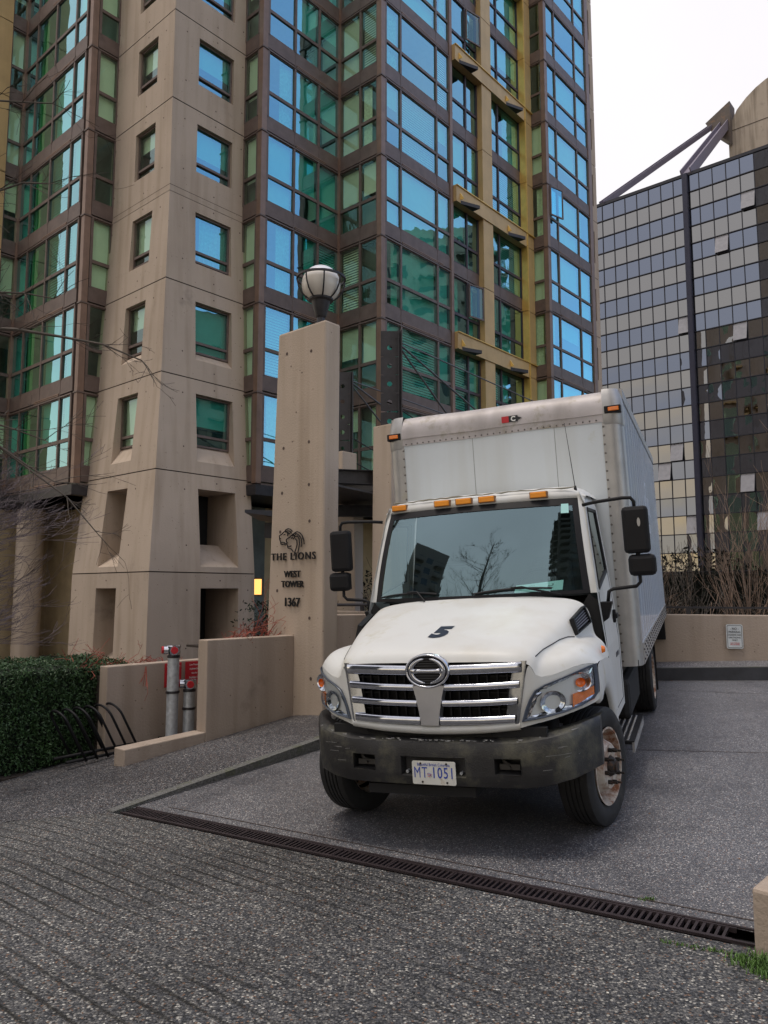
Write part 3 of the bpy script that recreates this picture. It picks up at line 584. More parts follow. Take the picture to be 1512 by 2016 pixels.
# concrete service core with a curved cap, struts running up to it
mb = MB()
def core_pts(y):
    P = [(.5, y, 38), (.5, y, 51.5)]; n = 12
    for q in range(n + 1):
        t = q / n; P.append((.5 + 12 * t, y, 52.6 + 4.5 * math.sin(math.pi * t) ** .62))
    P += [(12.5, y, 51.5), (12.5, y, 38)]; return P
mb.prism(core_pts(13), core_pts(21))
mb.box((.5, 12.97, 49.2), (12.5, 13.0, 49.26), 1); mb.box((.5, 12.97, 46.6), (12.5, 13.0, 46.66), 1); mb.box((.5, 12.97, 52.3), (12.5, 13.0, 52.36), 1)
obj('service_core', mb, [concrete('core_concrete', (.42, .36, .30), streak=.5), JOINT], office)
mb = MB(); mb.prism([(-1.2, 12.4, 53.0), (.9, 12.2, 50.6), (.9, 14, 50.6), (-1.2, 14, 53.0)], [(-1.7, 12.4, 54.0), (1.0, 12.2, 55.4), (1.0, 14, 55.4), (-1.7, 14, 54.0)]); obj('strut_bracket', mb, mat('rusty_bracket', (.12, .10, .09), .8, dirt=(.25, .15, .09), dscale=1.2), office)
for a, b, w in (((-8.6, .0, 41.9), (-1.1, 12.8, 53.6), .30), ((.1, -.1, 41.9), (.3, 12.7, 53.2), .50), ((19.5, -.2, 41.9), (13, 12.7, 53.2), .4)):
    mb = MB(); a, b = Vector(a), Vector(b); d = (b - a).normalized(); sd = Vector((1, 0, 0)) if abs(d.x) < .9 else Vector((0, 1, 0)); sd = (sd - d * sd.dot(d)).normalized(); up = d.cross(sd)
    q = lambda P, s, t: tuple(P + sd * s * w + up * t * w)
    for s0, s1, t0, t1 in ((-1, -.8, -1, 1), (.8, 1, -1, 1), (-.8, .8, -.12, .12)): mb.prism([q(a, s0, t0), q(a, s1, t0), q(a, s1, t1), q(a, s0, t1)], [q(b, s0 * .9, t0 * .9), q(b, s1 * .9, t0 * .9), q(b, s1 * .9, t1 * .9), q(b, s0 * .9, t1 * .9)])
    obj('strut', mb, mat('strut_steel', (.20, .18, .24), .5, .3), office)
# ============================================================ buildings across the street, seen only as reflections
def far_block(name, label, loc, rz, w, d, h, cols, wall, step=3.0, balc=True, fl=3.0):
    t = thing(name, label, 'building', loc, rz); mb = MB(); mb.box((-w / 2, -d / 2, -2), (w / 2, d / 2, h)); mb.box((-w / 4, -d / 4, h), (w / 6, d / 4, h + 3)); obj('wall', mb, wall, t)
    m2 = MB(); m3 = MB(); z = 1.2
    while z < h - 2:
        for (L_, ax, sg, oth) in ((w, 'x', -1, d), (w, 'x', 1, d), (d, 'y', -1, w), (d, 'y', 1, w)):
            s = -L_ / 2 + .9
            while s < L_ / 2 - 1.6:
                o = sg * (oth / 2 + .03); a, b = (s, s + step * .62)
                f = (lambda p, zz: (p, o, zz)) if ax == 'x' else (lambda p, zz: (o, p, zz))
                m2.poly([f(a, z), f(b, z), f(b, z + fl * .55), f(a, z + fl * .55)])
                if balc and int((s + L_) / step) % 2 == 0:
                    p0, p1 = (a - .3, b + .3); oo = sg * (oth / 2 + 1.2)
                    if ax == 'x': m3.box((p0, min(o, oo), z - .5), (p1, max(o, oo), z - .25)); m3.box((p0, min(oo, oo + .06 * sg), z - .25), (p1, max(oo, oo + .06 * sg), z + .6))
                    else: m3.box((min(o, oo), p0, z - .5), (max(o, oo), p1, z - .25)); m3.box((min(oo, oo + .06 * sg), p0, z - .25), (max(oo, oo + .06 * sg), p1, z + .6))
                s += step
        z += fl
    obj('window_band', m2, mat('far_glass', (.02, .03, .035), .12, .3), t)
    if balc: obj('balcony', m3, wall, t)
far_block('apartment_block', 'pale balconied tower mirrored in the green glass bays', (78, 40, 0), R(20), 24, 20, 46, 6, mat('pale_wall', (.26, .25, .22), .8))
far_block('apartment_block', 'second balconied tower mirrored low in the glass bays', (62, 6, 0), R(-12), 26, 18, 30, 6, mat('tan_wall', (.17, .15, .13), .8))
far_block('apartment_block', 'brown apartment tower mirrored on the left of the windscreen', (-27.5, -4.5, 0), R(22), 10, 11, 24, 5, mat('brown_wall', (.24, .20, .165), .85))
far_block('apartment_block', 'dark apartment tower mirrored at the right of the windscreen', (7, -24, 0), R(-8), 11, 14, 40, 5, mat('dark_wall', (.09, .085, .08), .85), step=2.2, fl=2.6)
# ============================================================ right-hand wall, pavement strip, railing, sign, shrubs
TL = Vector((.9272, -.3746, 0)); TB = Vector((.3746, .9272, 0))         # across and along the driveway
RW0 = Vector((5.21, 14.23, 0))
def rw(s, d, z): p = RW0 + TL * s + TB * d; return (p.x, p.y, z)
gz = lambda s: .43 + .047 * s
mb = MB(lambda s, d, z: rw(s, d, z + gz(s)))
mb.box((-7.5, -1.28, -.4), (12, 0.0, -.004)); struct('pavement_strip', mb, WALKL)
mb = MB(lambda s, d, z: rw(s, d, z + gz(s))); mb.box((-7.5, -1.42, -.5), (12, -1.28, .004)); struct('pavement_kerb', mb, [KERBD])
mb = MB(lambda s, d, z: rw(s, d, z + gz(s))); mb.box((-7.5, -1.41, .006), (12, -1.29, .012)); struct('kerb_top', mb, KERB)
mb = MB(lambda s, d, z: rw(s, d, z + gz(s) * 0)); mb.prism([(-7.4, 0, -.3), (11.5, 0, -.3), (11.5, .28, -.3), (-7.4, .28, -.3)], [(-7.4, 0, 1.29), (11.5, 0, 1.29), (11.5, .28, 1.29), (-7.4, .28, 1.29)])
obj('concrete_wall', mb, CONC2, bevel=.015, label='low beige concrete wall behind the truck carrying the no parking sign', category='wall')
rl = thing('railing', 'thin black steel railing along the top of the low wall at right', 'railing', rw(-7, .14, 1.29))
o0 = Vector(rw(-7, .14, 1.29))
mb = MB(lambda s, d, z: tuple(Vector(rw(s, .16 + d, z)) - o0)); mb.box((-7, -.02, 1.40), (11.5, .03, 1.435)); obj('rail', mb, BLACKST, rl)
for s in (-6.2, -4.6, -2.9, -1.25, .40, 1.92, 3.5, 5.2, 6.9):
    mb = MB(lambda s_, d, z: tuple(Vector(rw(s_, .16 + d, z)) - o0)); mb.box((s - .035, -.02, 1.285), (s + .035, .02, 1.40)); obj('post', mb, BLACKST, rl)
# sign
sg = thing('no_parking_sign', 'small white no parking sign with black and red lettering on the low wall', 'sign', rw(1.15, -.02, .91))
sx_ = TL; so_ = Vector(rw(1.15, -.02, .91))
def sgn(x, y, z): p = sx_ * x - TB * (z + .004); return (p.x, p.y, y)
def rrect(w, h, r, n=5):
    P = []
    for cx_, cy_, a0 in ((w - r, h - r, 0), (-w + r, h - r, 90), (-w + r, -h + r, 180), (w - r, -h + r, 270)):
        for q in range(n + 1): a = R(a0 + 90 * q / n); P.append((cx_ + r * math.cos(a), cy_ + r * math.sin(a)))
    return P
mb = MB(); o_ = rrect(.135, .215, .03); mb.prism([sgn(x, y, 0) for x, y in o_], [sgn(x, y, .012) for x, y in o_], 0)
i_ = rrect(.120, .200, .022); j_ = rrect(.113, .193, .018); nn = len(i_)
for q in range(nn): mb.poly([sgn(*i_[q], .014), sgn(*i_[(q + 1) % nn], .014), sgn(*j_[(q + 1) % nn], .014), sgn(*j_[q], .014)], 1)
obj('plate', mb, [SIGNW, SIGNK], sg)
mb = MB()
for t, y, sz, mi in (('- NO -', .120, .055, 0), ('PARKING', .065, .050, 0), ('LOADING AND', .018, .033, 0), ('UNLOADING', -.030, .036, 0), ('ONLY', -.075, .036, 0), ('CARS OTHERWISE', -.122, .020, 1), ('WILL BE TOWED', -.150, .022, 1)):
    mb.text(t, sz, lambda x, yy, z, y=y: sgn(x, yy + y, .015), mi, off=.0008, sx=.92)
obj('lettering', mb, [SIGNK, RED], sg)
# ------------------------------------------------------------ twiggy plants
def grow(mb, p, d, ln, r, depth, rnd, spread=.5, upw=.15, seg=3, kids=(2, 3), minr=.0025, mi=0, sides=4, flat=0):
    pts = [Vector(p)]; d = Vector(d).normalized(); q = Vector(p); n = 4
    for i in range(n):
        d = (d + Vector((rnd.uniform(-1, 1), rnd.uniform(-1, 1), rnd.uniform(-1, 1) * (1 - flat))) * .16 + Vector((0, 0, upw * .3))).normalized(); q = q + d * ln / n; pts.append(q.copy())
    rs = [max(minr, r * (1 - .55 * i / n)) for i in range(n + 1)]; mb.tube(pts, rs, sides, mi, caps=False)
    if depth <= 0: return
    for c in range(rnd.randint(*kids)):
        t = rnd.randint(1, n); b = pts[t]; dv = (d + Vector((rnd.uniform(-1, 1), rnd.uniform(-1, 1), rnd.uniform(-.8, 1) * (1 - flat))) * spread * 1.6 + Vector((0, 0, upw))).normalized()
        grow(mb, b, dv, ln * rnd.uniform(.5, .8), rs[t] * .62, depth - 1, rnd, spread, upw, seg, kids, minr, mi, sides, flat)
def shrub(name, label, cat, loc, h, n, rnd, material, depth=3, spread=.4, group=None, lean=.5, r=.018, minr=.003):
    t = thing(name, label, cat, loc, 0, group)
    for i in range(n):
        mb = MB(); a = rnd.uniform(0, 2 * math.pi); l_ = rnd.uniform(.1, lean)
        grow(mb, (math.cos(a) * .12, math.sin(a) * .12, -.1), (math.cos(a) * l_, math.sin(a) * l_, 1), h * rnd.uniform(.5, .72), r * rnd.uniform(.6, 1.2), depth, rnd, spread, .25, minr=minr)
        obj('stem', mb, material, t)
rnd = random.Random(5)
lab = ['tall bare shrub with many thin tan stems right of the dark strut', 'leaning bare shrub just behind the truck box', 'pale stemmed bare shrub above the no parking sign', 'bare shrub with arching twigs at the right edge of the photo', 'small bare shrub in front of the mirror glass, close to the truck', 'reddish bare shrub low behind the railing at far right']
for (s, d, h, n), lb in zip(((2.3, 1.2, 3.0, 9), (.3, 1.3, 2.1, 8), (1.4, .9, 2.7, 9), (4.0, 1.5, 2.6, 9), (-.2, 2.4, 1.6, 6), (3.2, .8, 1.8, 9)), lab):
    shrub('bare_shrub', lb, 'shrub', rw(s, d, .6), h, n, rnd, BARKL if n != 8 else BARK, group='bare shrubs behind the low wall', lean=.55, r=.013, minr=.003)
# the dark tangle of low twigs behind them
mb = MB(); rnd = random.Random(9)
for i in range(900):
    s = rnd.uniform(-8, 14); d = rnd.uniform(.6, 5.5); p = Vector(rw(s, d, .5)); h = rnd.uniform(.5, 1.5) * (1 + .10 * d)
    grow(mb, p, (rnd.uniform(-1, 1), rnd.uniform(-1, 1), 1.1), h * .7, .010, 1, rnd, .7, .1, kids=(2, 3), minr=.005, sides=3, mi=rnd.choice([0, 0, 1, 2]))
obj('undergrowth', mb, [BARK, mat('dark_twig', (.035, .030, .028), .95), BARKL], kind='stuff', label='dark tangled bare twigs filling the bed behind the railing', category='undergrowth')
mb = MB(); rnd = random.Random(19)
def leafy(mb, fn, count, size, rnd, mi=0):
    for i in range(count):
        c, nrm = fn(rnd); c = Vector(c); u = Vector((rnd.uniform(-1, 1), rnd.uniform(-1, 1), rnd.uniform(-1, 1))).normalized(); v = u.cross(Vector((rnd.uniform(-1, 1), rnd.uniform(-1, 1), rnd.uniform(-1, 1)))).normalized(); z = size * rnd.uniform(.6, 1.3)
        mb.add([tuple(c - u * z), tuple(c + v * z * .4), tuple(c + u * z), tuple(c - v * z * .4)], [(0, 1, 2, 3)], mi)
def hbk(r):
    s = r.uniform(-9, 16); d = r.uniform(6, 8.5); return rw(s, d, r.uniform(.2, 2.5 + .25 * math.sin(s * 1.7) + .25 * math.sin(s * .6 + 2))), None
leafy(mb, hbk, 20000, .075, rnd); mb.fn = lambda x, y, z: rw(x, y, z); mb.box((-9, 8.3, -.5), (16, 8.6, 2.2)); mb.fn = None
o = obj('dark_hedgerow', mb, [mat('dark_leaf', (.012, .013, .010), .95, var=.6, spec=.1)], kind='stuff', label='dark dense hedgerow at the foot of the mirror glass building', category='hedge')
# ============================================================ sign pillar and planter
PC = Vector((-.88, 11.08, 0))
def st(u, v, z=0): p = PC + A * u + B * v; return (p.x, p.y, z)
pil = thing('sign_pillar', 'tall beige concrete pillar with a lion emblem, address lettering and pits in its face', 'pillar', PC, ROT)
mb = MB()
b0 = [(0, 0, -.8), (.30, 0, -.8), (.30, 1.30, -.8), (0, 1.30, -.8)]; t0 = [(0, 0, 5.78), (.33, 0, 5.78), (.33, 1.06, 5.78), (0, 1.06, 5.78)]
mb.prism(b0, t0); obj('shaft', mb, CONC, pil, bevel=.035)
mb = MB()
for v, z in ((.30, 5.35), (.85, 5.42), (.33, 3.95), (.90, 3.92), (.32, 3.30), (.92, 3.22), (.30, 2.75), (.95, 2.62), (.28, 1.32), (1.0, 1.72), (.75, 5.2), (.5, 5.05), (.24, .45), (.62, 4.45), (.7, 4.0)):
    rr_ = .026 if z not in (5.2, 5.05, 4.45, 4.0) else .012
    mb.poly([(-.003, v + rr_ * math.cos(q * math.pi / 5), z + rr_ * math.sin(q * math.pi / 5)) for q in range(10)])
obj('tie_holes', mb, HOLE, pil)
# letters: flat plane is x -> minus v
def let(v, z, proud=.02): return lambda x, y, zz: (-proud - zz, v - x, z + y)
for t, v, z, sz, off, sp in (('THE LIONS', .635, 2.185, .155, .001, 1.22), ('WEST', .645, 1.925, .135, .0022, 1.03), ('TOWER', .64, 1.775, .135, .0022, 1.03), ('1367', .65, 1.490, .18, .003, 1.0)):
    mb = MB(); mb.text(t, sz, let(v, z), 0, ext=.008, off=off, sp=sp, sx=1.0 if t != 'THE LIONS' else 1.10); obj('lettering', mb, BLK, pil)
mb = MB()
def em(pts, r=.0085): mb.tube([(-.022, .945 - x, 2.66 - y) for x, y in pts], r, 6)
# two lion heads in line: brow, muzzle, jaw, mane strokes (x to the right, y down, metres)
em([(0, .10), (.035, .085), (.07, .07), (.10, .045), (.16, .035), (.20, .03)]); em([(0, .10), (.005, .14), (.03, .145)]); em([(.0, .145), (.02, .18), (.03, .20), (.07, .205), (.11, .205), (.15, .235)]); em([(.03, .21), (.035, .23), (.08, .235), (.11, .23), (.14, .25)])
em([(.12, .045), (.15, .012), (.20, .0), (.25, .012), (.29, .045)]); em([(.14, .05), (.19, .03), (.24, .04), (.27, .07)]); em([(.10, .09), (.13, .085)]); em([(.17, .055), (.19, .085), (.185, .115)]); em([(.19, .05), (.215, .08), (.24, .07)])
em([(.16, .165), (.19, .15), (.23, .135), (.26, .115), (.32, .085), (.37, .075)]); em([(.16, .165), (.165, .205), (.19, .215)]); em([(.16, .22), (.18, .25), (.19, .27), (.23, .275), (.27, .265)]); em([(.19, .28), (.21, .30), (.26, .305), (.30, .335), (.32, .36)])
em([(.30, .12), (.34, .075), (.40, .055), (.46, .075), (.51, .12), (.545, .18)]); em([(.33, .115), (.39, .085), (.45, .115), (.49, .17), (.505, .24), (.49, .29)]); em([(.36, .13), (.41, .12), (.445, .17), (.455, .24), (.44, .31), (.42, .38)]); em([(.36, .16), (.395, .19), (.40, .25), (.38, .31), (.345, .38), (.335, .42)])
em([(.52, .15), (.55, .20), (.555, .25)]); em([(.34, .10), (.34, .14), (.32, .165)]); em([(.27, .15), (.30, .14)])
obj('lion_emblem', mb, BLK, pil)
# globe lamp on the pillar
LP = Vector(st(.165, .27, 5.78)); gl = thing('globe_lamp', 'white globe lamp in a dark ribbed cage on top of the sign pillar', 'lamp', LP)
mb = MB(); mb.lathe([(.0, -.03), (.075, -.03), (.075, .03), (.065, .05), (.062, .12), (.08, .14), (.085, .15), (.14, .36), (.145, .38), (.19, .40), (.195, .43), (.17, .45), (.15, .47), (.0, .47)]); obj('base', mb, BLACKST, gl, smooth='auto')
gc = .655; gr = .30
mb = MB(); mb.lathe([(max(.001, gr * math.sin(R(a))), gc + gr * math.cos(R(a))) for a in range(180, 57, -6)], seg=40); obj('globe', mb, GLOBE, gl, smooth=True)
mb = MB(); mb.lathe([(max(.001, gr * 1.004 * math.sin(R(a))), gc + gr * 1.004 * math.cos(R(a))) for a in range(66, -1, -6)], seg=40); obj('globe_cap', mb, GLOBET, gl, smooth=True)
mb = MB(); mb.lathe([(.355, .735), (.385, .735), (.385, .765), (.355, .765), (.355, .735)], seg=44); obj('ring', mb, BLACKST, gl, smooth='auto')
for q in range(8):
    a = R(q * 45 + 12); mb = MB(); P = [(.37, .75), (.365, .68), (.345, .60), (.305, .52), (.25, .46), (.185, .42)]
    mb.tube([(r_ * math.cos(a), r_ * math.sin(a), z) for r_, z in P], .013, 6); obj('rib', mb, BLACKST, gl, smooth=True)
# planter walls (u along A from the pillar, v along B)
mb = MB(); fnp = lambda u, v, z: st(u, v, z)
mb.fn = fnp; V0 = .61
mb.box((-1.55, V0, -.9), (.0, V0 + .21, 1.06)); obj('planter_wall', mb, CONC2, bevel=.012, label='tall beige end of the planter wall running into the sign pillar', category='wall')
mb = MB(fnp); mb.prism([(-2.72, V0, -.9), (-1.552, V0, -.9), (-1.552, V0 + .24, -.9), (-2.72, V0 + .24, -.9)], [(-2.72, V0, -.19), (-1.552, V0, -.14), (-1.552, V0 + .24, -.14), (-2.72, V0 + .24, -.19)]); obj('low_wall', mb, CONC2, bevel=.012, label='low stepped beige kerb wall with damp stained top below the standpipes', category='wall')
mb = MB(fnp); mb.box((-2.31, V0 + 1.2, -1.2), (-.0, V0 + 1.4, .69)); mb.box((-.0, V0 + .2, -1.2), (.2, V0 + 1.4, .69)); obj('planter_wall', mb, CONC2, bevel=.012, label='beige planter back wall with two red signs between hedge and tall wall', category='wall')
mb = MB(fnp); mb.box((-2.3, V0 + 1.41, -1.2), (1.5, V0 + 2.4, .55)); mb.box((-1.5, V0 + .212, -.9), (-.0, V0 + 1.19, -.35)); struct('planter_soil', mb, SOIL)
mb = MB(fnp); mb.box((-1.54, V0 + .212, .95), (-.02, V0 + .5, .98)); struct('planter_soil', mb, SOIL)
# standpipes
def pipe(u, v, z0, z1, r, label, capr):
    loc = Vector(st(u, v, z0)); t = thing('standpipe', label, 'pipe', loc, ROT, 'fire standpipes'); h = z1 - z0
    mb = MB(); mb.lathe([(r, 0), (r, h - .14)], seg=24); obj('pipe', mb, GALV, t, smooth=True)
    mb = MB(); mb.box((-r - .02, -.02, h * .55), (r + .02, .02, h * .55 + .03)); mb.lathe([(r + .006, h * .55), (r + .006, h * .55 + .035)], seg=20); obj('clamp', mb, BLACKST, t)
    mb = MB(); mb.lathe([(r + .008, h - .17), (r + .008, h - .14), (r + .004, h - .13)], seg=24); obj('collar', mb, BLACKST, t)
    mb = MB(); mb.lathe([(.0, h), (r + .01, h), (r + .018, h - .01), (r + .018, h - .10), (r + .006, h - .13)], seg=24)
    mb.cyl((0, 0, h - .06), (-.125, .06, h - .06), .060, 20); mb.cyl((0, 0, h - .06), (-.066, -.115, h - .06), .066, 20); mb.cyl((0, 0, h - .06), (.09, .09, h - .06), .04, 16)
    obj('inlet_head', mb, CHROME, t, smooth='auto')
    for a, b, n_ in (((-.125, .06, h - .06), (-.148, .071, h - .06), 'x'), ((-.066, -.115, h - .06), (-.081, -.142, h - .06), 'y')):
        mb = MB(); mb.cyl(a, b, .050, 8); obj('cap', mb, RED, t)
pipe(-1.57, V0 + .75, -.50, .96, .080, 'taller galvanised standpipe with red caps on its chrome head', 1)
pipe(-1.33, V0 + .70, -.45, .48, .080, 'shorter galvanised standpipe with red caps beside the tall wall', 1)
for u, dz in ((-1.42, .60), (-1.18, .18)):
    mb = MB(fnp); mb.cyl((u, V0 + .95, -.5), (u, V0 + .95, dz), .035, 12); obj('thin_pipe', mb, mat('painted_pipe', (.33, .27, .22), .6), smooth=True, label='thin painted pipe behind the %s standpipe' % ('taller' if dz > .5 else 'shorter'), category='pipe')
def redsign(u0, u1, lines, label):
    t = thing('red_sign', label, 'sign', st(u0, V0 + 1.18, .33), ROT, 'red signs on the planter wall'); w = u1 - u0
    mb = MB(); mb.box((0, 0, 0), (w, .012, .34)); obj('panel', mb, RED, t, bevel=.003)
    mb = MB()
    for i, l_ in enumerate(lines): mb.text(l_, .036, lambda x, y, z, i=i: (w / 2 + x, -.003 - z, .285 - i * .062 + y), 0, off=.0006, sx=.9)
    obj('lettering', mb, WHT, t)
redsign(-1.42, -1.14, ['Fire Department', 'Connection', '1367', 'Sprinklers'], 'red sign with white lettering behind the taller standpipe')
redsign(-1.07, -.76, ['Low Pressure', 'Hydrant Line', 'Not for', 'Standpipe Use', 'West'], 'red sign with white lettering partly hidden by the tall wall')
# red trailing twigs in the planters
rnd = random.Random(21)
t = thing('dogwood_shrub', 'tangle of red bare stems on top of the tall planter wall by the pillar', 'shrub', st(-.55, V0 + .32, .98), ROT, 'red stemmed shrubs in the planter')
for i in range(34):
    mb = MB(); grow(mb, (rnd.uniform(-.55, .45), rnd.uniform(-.05, .2), 0), (rnd.uniform(-1, 1), rnd.uniform(-1, .4), rnd.uniform(.1, .8)), rnd.uniform(.15, .38), .008, 2, rnd, .8, -.05, minr=.003, kids=(1, 2)); obj('stem', mb, REDTW, t)
for i in range(3):
    mb = MB(); grow(mb, (rnd.uniform(-.0, .3), .0, 0), (rnd.uniform(-.1, .4), -.5, 1.0), rnd.uniform(.45, .6), .009, 2, rnd, .6, .1, minr=.003, kids=(1, 2)); obj('stem', mb, REDTW, t)
t = thing('dogwood_shrub', 'low row of red bare stems along the planter back wall beside the hedge', 'shrub', st(-2.6, V0 + 1.55, .60), ROT, 'red stemmed shrubs in the planter')
for i in range(60):
    mb = MB(); grow(mb, (rnd.uniform(.05, 1.9), rnd.uniform(-.1, .5), 0), (rnd.uniform(-1, 1), rnd.uniform(-1, .4), rnd.uniform(0, .5)), rnd.uniform(.15, .40), .008, 2, rnd, .8, -.05, minr=.003, kids=(1, 2)); obj('stem', mb, REDTW, t)
t = thing('dogwood_shrub', 'single red twig hanging down the wall left of the taller standpipe', 'shrub', st(-1.75, V0 + 1.15, .66), ROT, 'red stemmed shrubs in the planter')
for i in range(3):
    mb = MB(); grow(mb, (0, 0, 0), (rnd.uniform(-.3, .2), -.1, -1), .28, .008, 2, rnd, .6, -.2, minr=.003, kids=(1, 2)); obj('stem', mb, REDTW, t)
t = thing('ivy_shrub', 'small dark leafy shrub in the gap behind the pillar', 'shrub', st(1.2, 2.6, .6))
mb = MB(); leafy(mb, lambda r: ((r.gauss(0, .22), r.gauss(0, .22), r.uniform(0, .95)), None), 900, .04, random.Random(3)); obj('foliage', mb, LEAFD, t)
# hedge
hd = thing('hedge', 'clipped dark green box hedge on the left behind the bike rack', 'hedge', st(-1.86, 2.1, -.6), ROT)
def hf(r):
    # front face, top and right end of the clipped block; u to the left is negative
    q = r.random()
    if q < .52: u, v, z = r.uniform(-4.5, .02), r.gauss(0, .03), r.uniform(.05, 1.30)
    elif q < .80: u, v, z = r.uniform(-4.5, .02), r.uniform(0, 1.5), 1.32 + r.gauss(0, .022)
    else: u, v, z = r.gauss(.02, .03), r.uniform(0, 1.5), r.uniform(.05, 1.30)
    b = noise.noise(Vector((u * 1.6, v * 1.6, z * 1.6))) * .07
    return (u, v - b if q < .52 else v, z + (b if .52 <= q < .8 else 0)), None
mb = MB(); leafy(mb, hf, 42000, .022, random.Random(2)); leafy(mb, lambda r: ((r.uniform(-4.5, 0), r.uniform(0, .2), r.uniform(0, 1.28)), None), 9000, .03, random.Random(12)); obj('foliage', mb, LEAF, hd)
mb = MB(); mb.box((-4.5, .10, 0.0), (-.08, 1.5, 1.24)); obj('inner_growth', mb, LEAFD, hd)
mb = MB(fnp); mb.box((-6.6, 2.0, -1.3), (-2.1, 3.9, -.60)); struct('hedge_bed', mb, SOIL)
# bike rack
br = thing('bike_rack', 'black tubular bike rack with a row of leaning hoops in front of the hedge', 'bike rack', st(-2.0, 1.55, -.42), ROT)
for i in range(6):
    mb = MB(); du = -.0 - i * .150; P = []
    # each hoop is a tall inverted U that leans back to the upper left
    H_ = .63
    for q in range(13):
        a = math.pi * q / 12; w = .13; P.append((w * -math.cos(a), H_ - w + w * math.sin(a)))
    P = [(-.13, 0)] + P + [(.13, 0)]
    mb.tube([(du + .0 - z * .48, x * 1.55 + .1 + z * .12, z + du * .02) for x, z in P], .016, 8); obj('hoop', mb, BLK, br, smooth=True)
mb = MB(); mb.tube([(.12, -.06, .03), (-1.0, -.06, -.0)], .02, 8); mb.tube([(.12, .26, .03), (-1.0, .26, -.0)], .02, 8); obj('base_rail', mb, BLK, br, smooth=True)
# ------------------------------------------------------------ entrance masts, rods, canopy, gate piers
def mast(x, y, z0, label):
    t = thing('canopy_mast', label, 'mast', (x, y, z0), ROT, 'steel canopy masts'); h = 7.32 - z0
    mb = MB()
    nz = 40; W_ = .19
    holes_ = [.35, .75, 1.15, 1.55, 1.97]
    # web plate with real round openings
    zc = h; rows_z = []
    for hz in holes_:
        c = h - hz - .02; ring_o = [(-W_, c - .2), (0, c - .2), (W_, c - .2), (W_, c), (W_, c + .2), (0, c + .2), (-W_, c + .2), (-W_, c)]
        ang = [225, 270, 315, 0, 45, 90, 135, 180]; n_ = 16; inner = [(.055 * math.cos(2 * math.pi * q / n_ - R(135)), c + .055 * math.sin(2 * math.pi * q / n_ - R(135))) for q in range(n_)]
        outer = []
        for q in range(n_):
            a = 2 * math.pi * q / n_ - R(135); dx, dz = math.cos(a), math.sin(a); k_ = 1 / max(abs(dx) / W_, abs(dz) / .2); outer.append((dx * k_, c + dz * k_))
        for q in range(n_):
            a_, b_ = q, (q + 1) % n_
            for yy in (-.01, .01): mb.poly([(inner[a_][0], yy, inner[a_][1]), (inner[b_][0], yy, inner[b_][1]), (outer[b_][0], yy, outer[b_][1]), (outer[a_][0], yy, outer[a_][1])])
            mb.poly([(inner[a_][0], -.01, inner[a_][1]), (inner[b_][0], -.01, inner[b_][1]), (inner[b_][0], .01, inner[b_][1]), (inner[a_][0], .01, inner[a_][1])])
    top_ = h - holes_[0] + .18; mb.box((-W_, -.01, top_), (W_, .01, h)); mb.box((-W_, -.01, 5.2 - z0), (W_, .01, h - holes_[-1] - .22))
    obj('web_plate', mb, BLACKST, t).rotation_euler = (0, 0, R(-50))
    mb = MB(); mb.box((W_ + .0, -.10, 5.2 - z0), (W_ + .02, .10, h)); mb.box((W_ + .06, -.10, 5.2 - z0), (W_ + .08, .10, h)); mb.box((W_ + .02, -.01, 5.2 - z0), (W_ + .06, .01, h)); obj('flange', mb, BLACKST, t).rotation_euler = (0, 0, R(-50))
    mb = MB(); mb.box((.05, -.05, h - .34), (.24, .05, h - .02)); mb.cyl((.24, -.03, h - .12), (.30, -.03, h - .12), .05, 10); obj('rod_bracket', mb, BLACKST, t)
    for dx, dz in ((9.0, -.35), (6.6, -2.1), (3.6, -2.45)):
        mb = MB(); mb.tube([(.15, 0, h - .15), (.15 + dx, 0, h - .15 + dz)], .022 if dz != -.35 else .016, 8); obj('tie_rod', mb, mat('rod_steel', (.16, .16, .17), .35, .6), t)
    for dz in (1.6, 2.2):
        mb = MB(); mb.tube([(.10, 0, h - dz), (2.6, -.0, h - dz - .62)], .014, 6); obj('tie_rod', mb, BLACKST, t)
    mb = MB(); mb.prism([(-.30, -.30, -1), (.28, -.30, -1), (.28, .26, -1), (-.30, .26, -1)], [(-.27, -.27, 5.2 - z0), (.25, -.27, 5.2 - z0), (.25, .23, 5.2 - z0), (-.27, .23, 5.2 - z0)]); obj('concrete_pier', mb, CONC, t, bevel=.015)
mast(.12, 16.0, 0, 'dark steel mast with round holes and tie rods rising above the truck box')
mast(-1.06, 19.1, 0, 'farther dark steel mast with tie rods just right of the sign pillar')
cp = thing('entrance_canopy', 'dark steel beams of the entrance canopy between pillar and truck', 'canopy', (0, 16, 4.0))
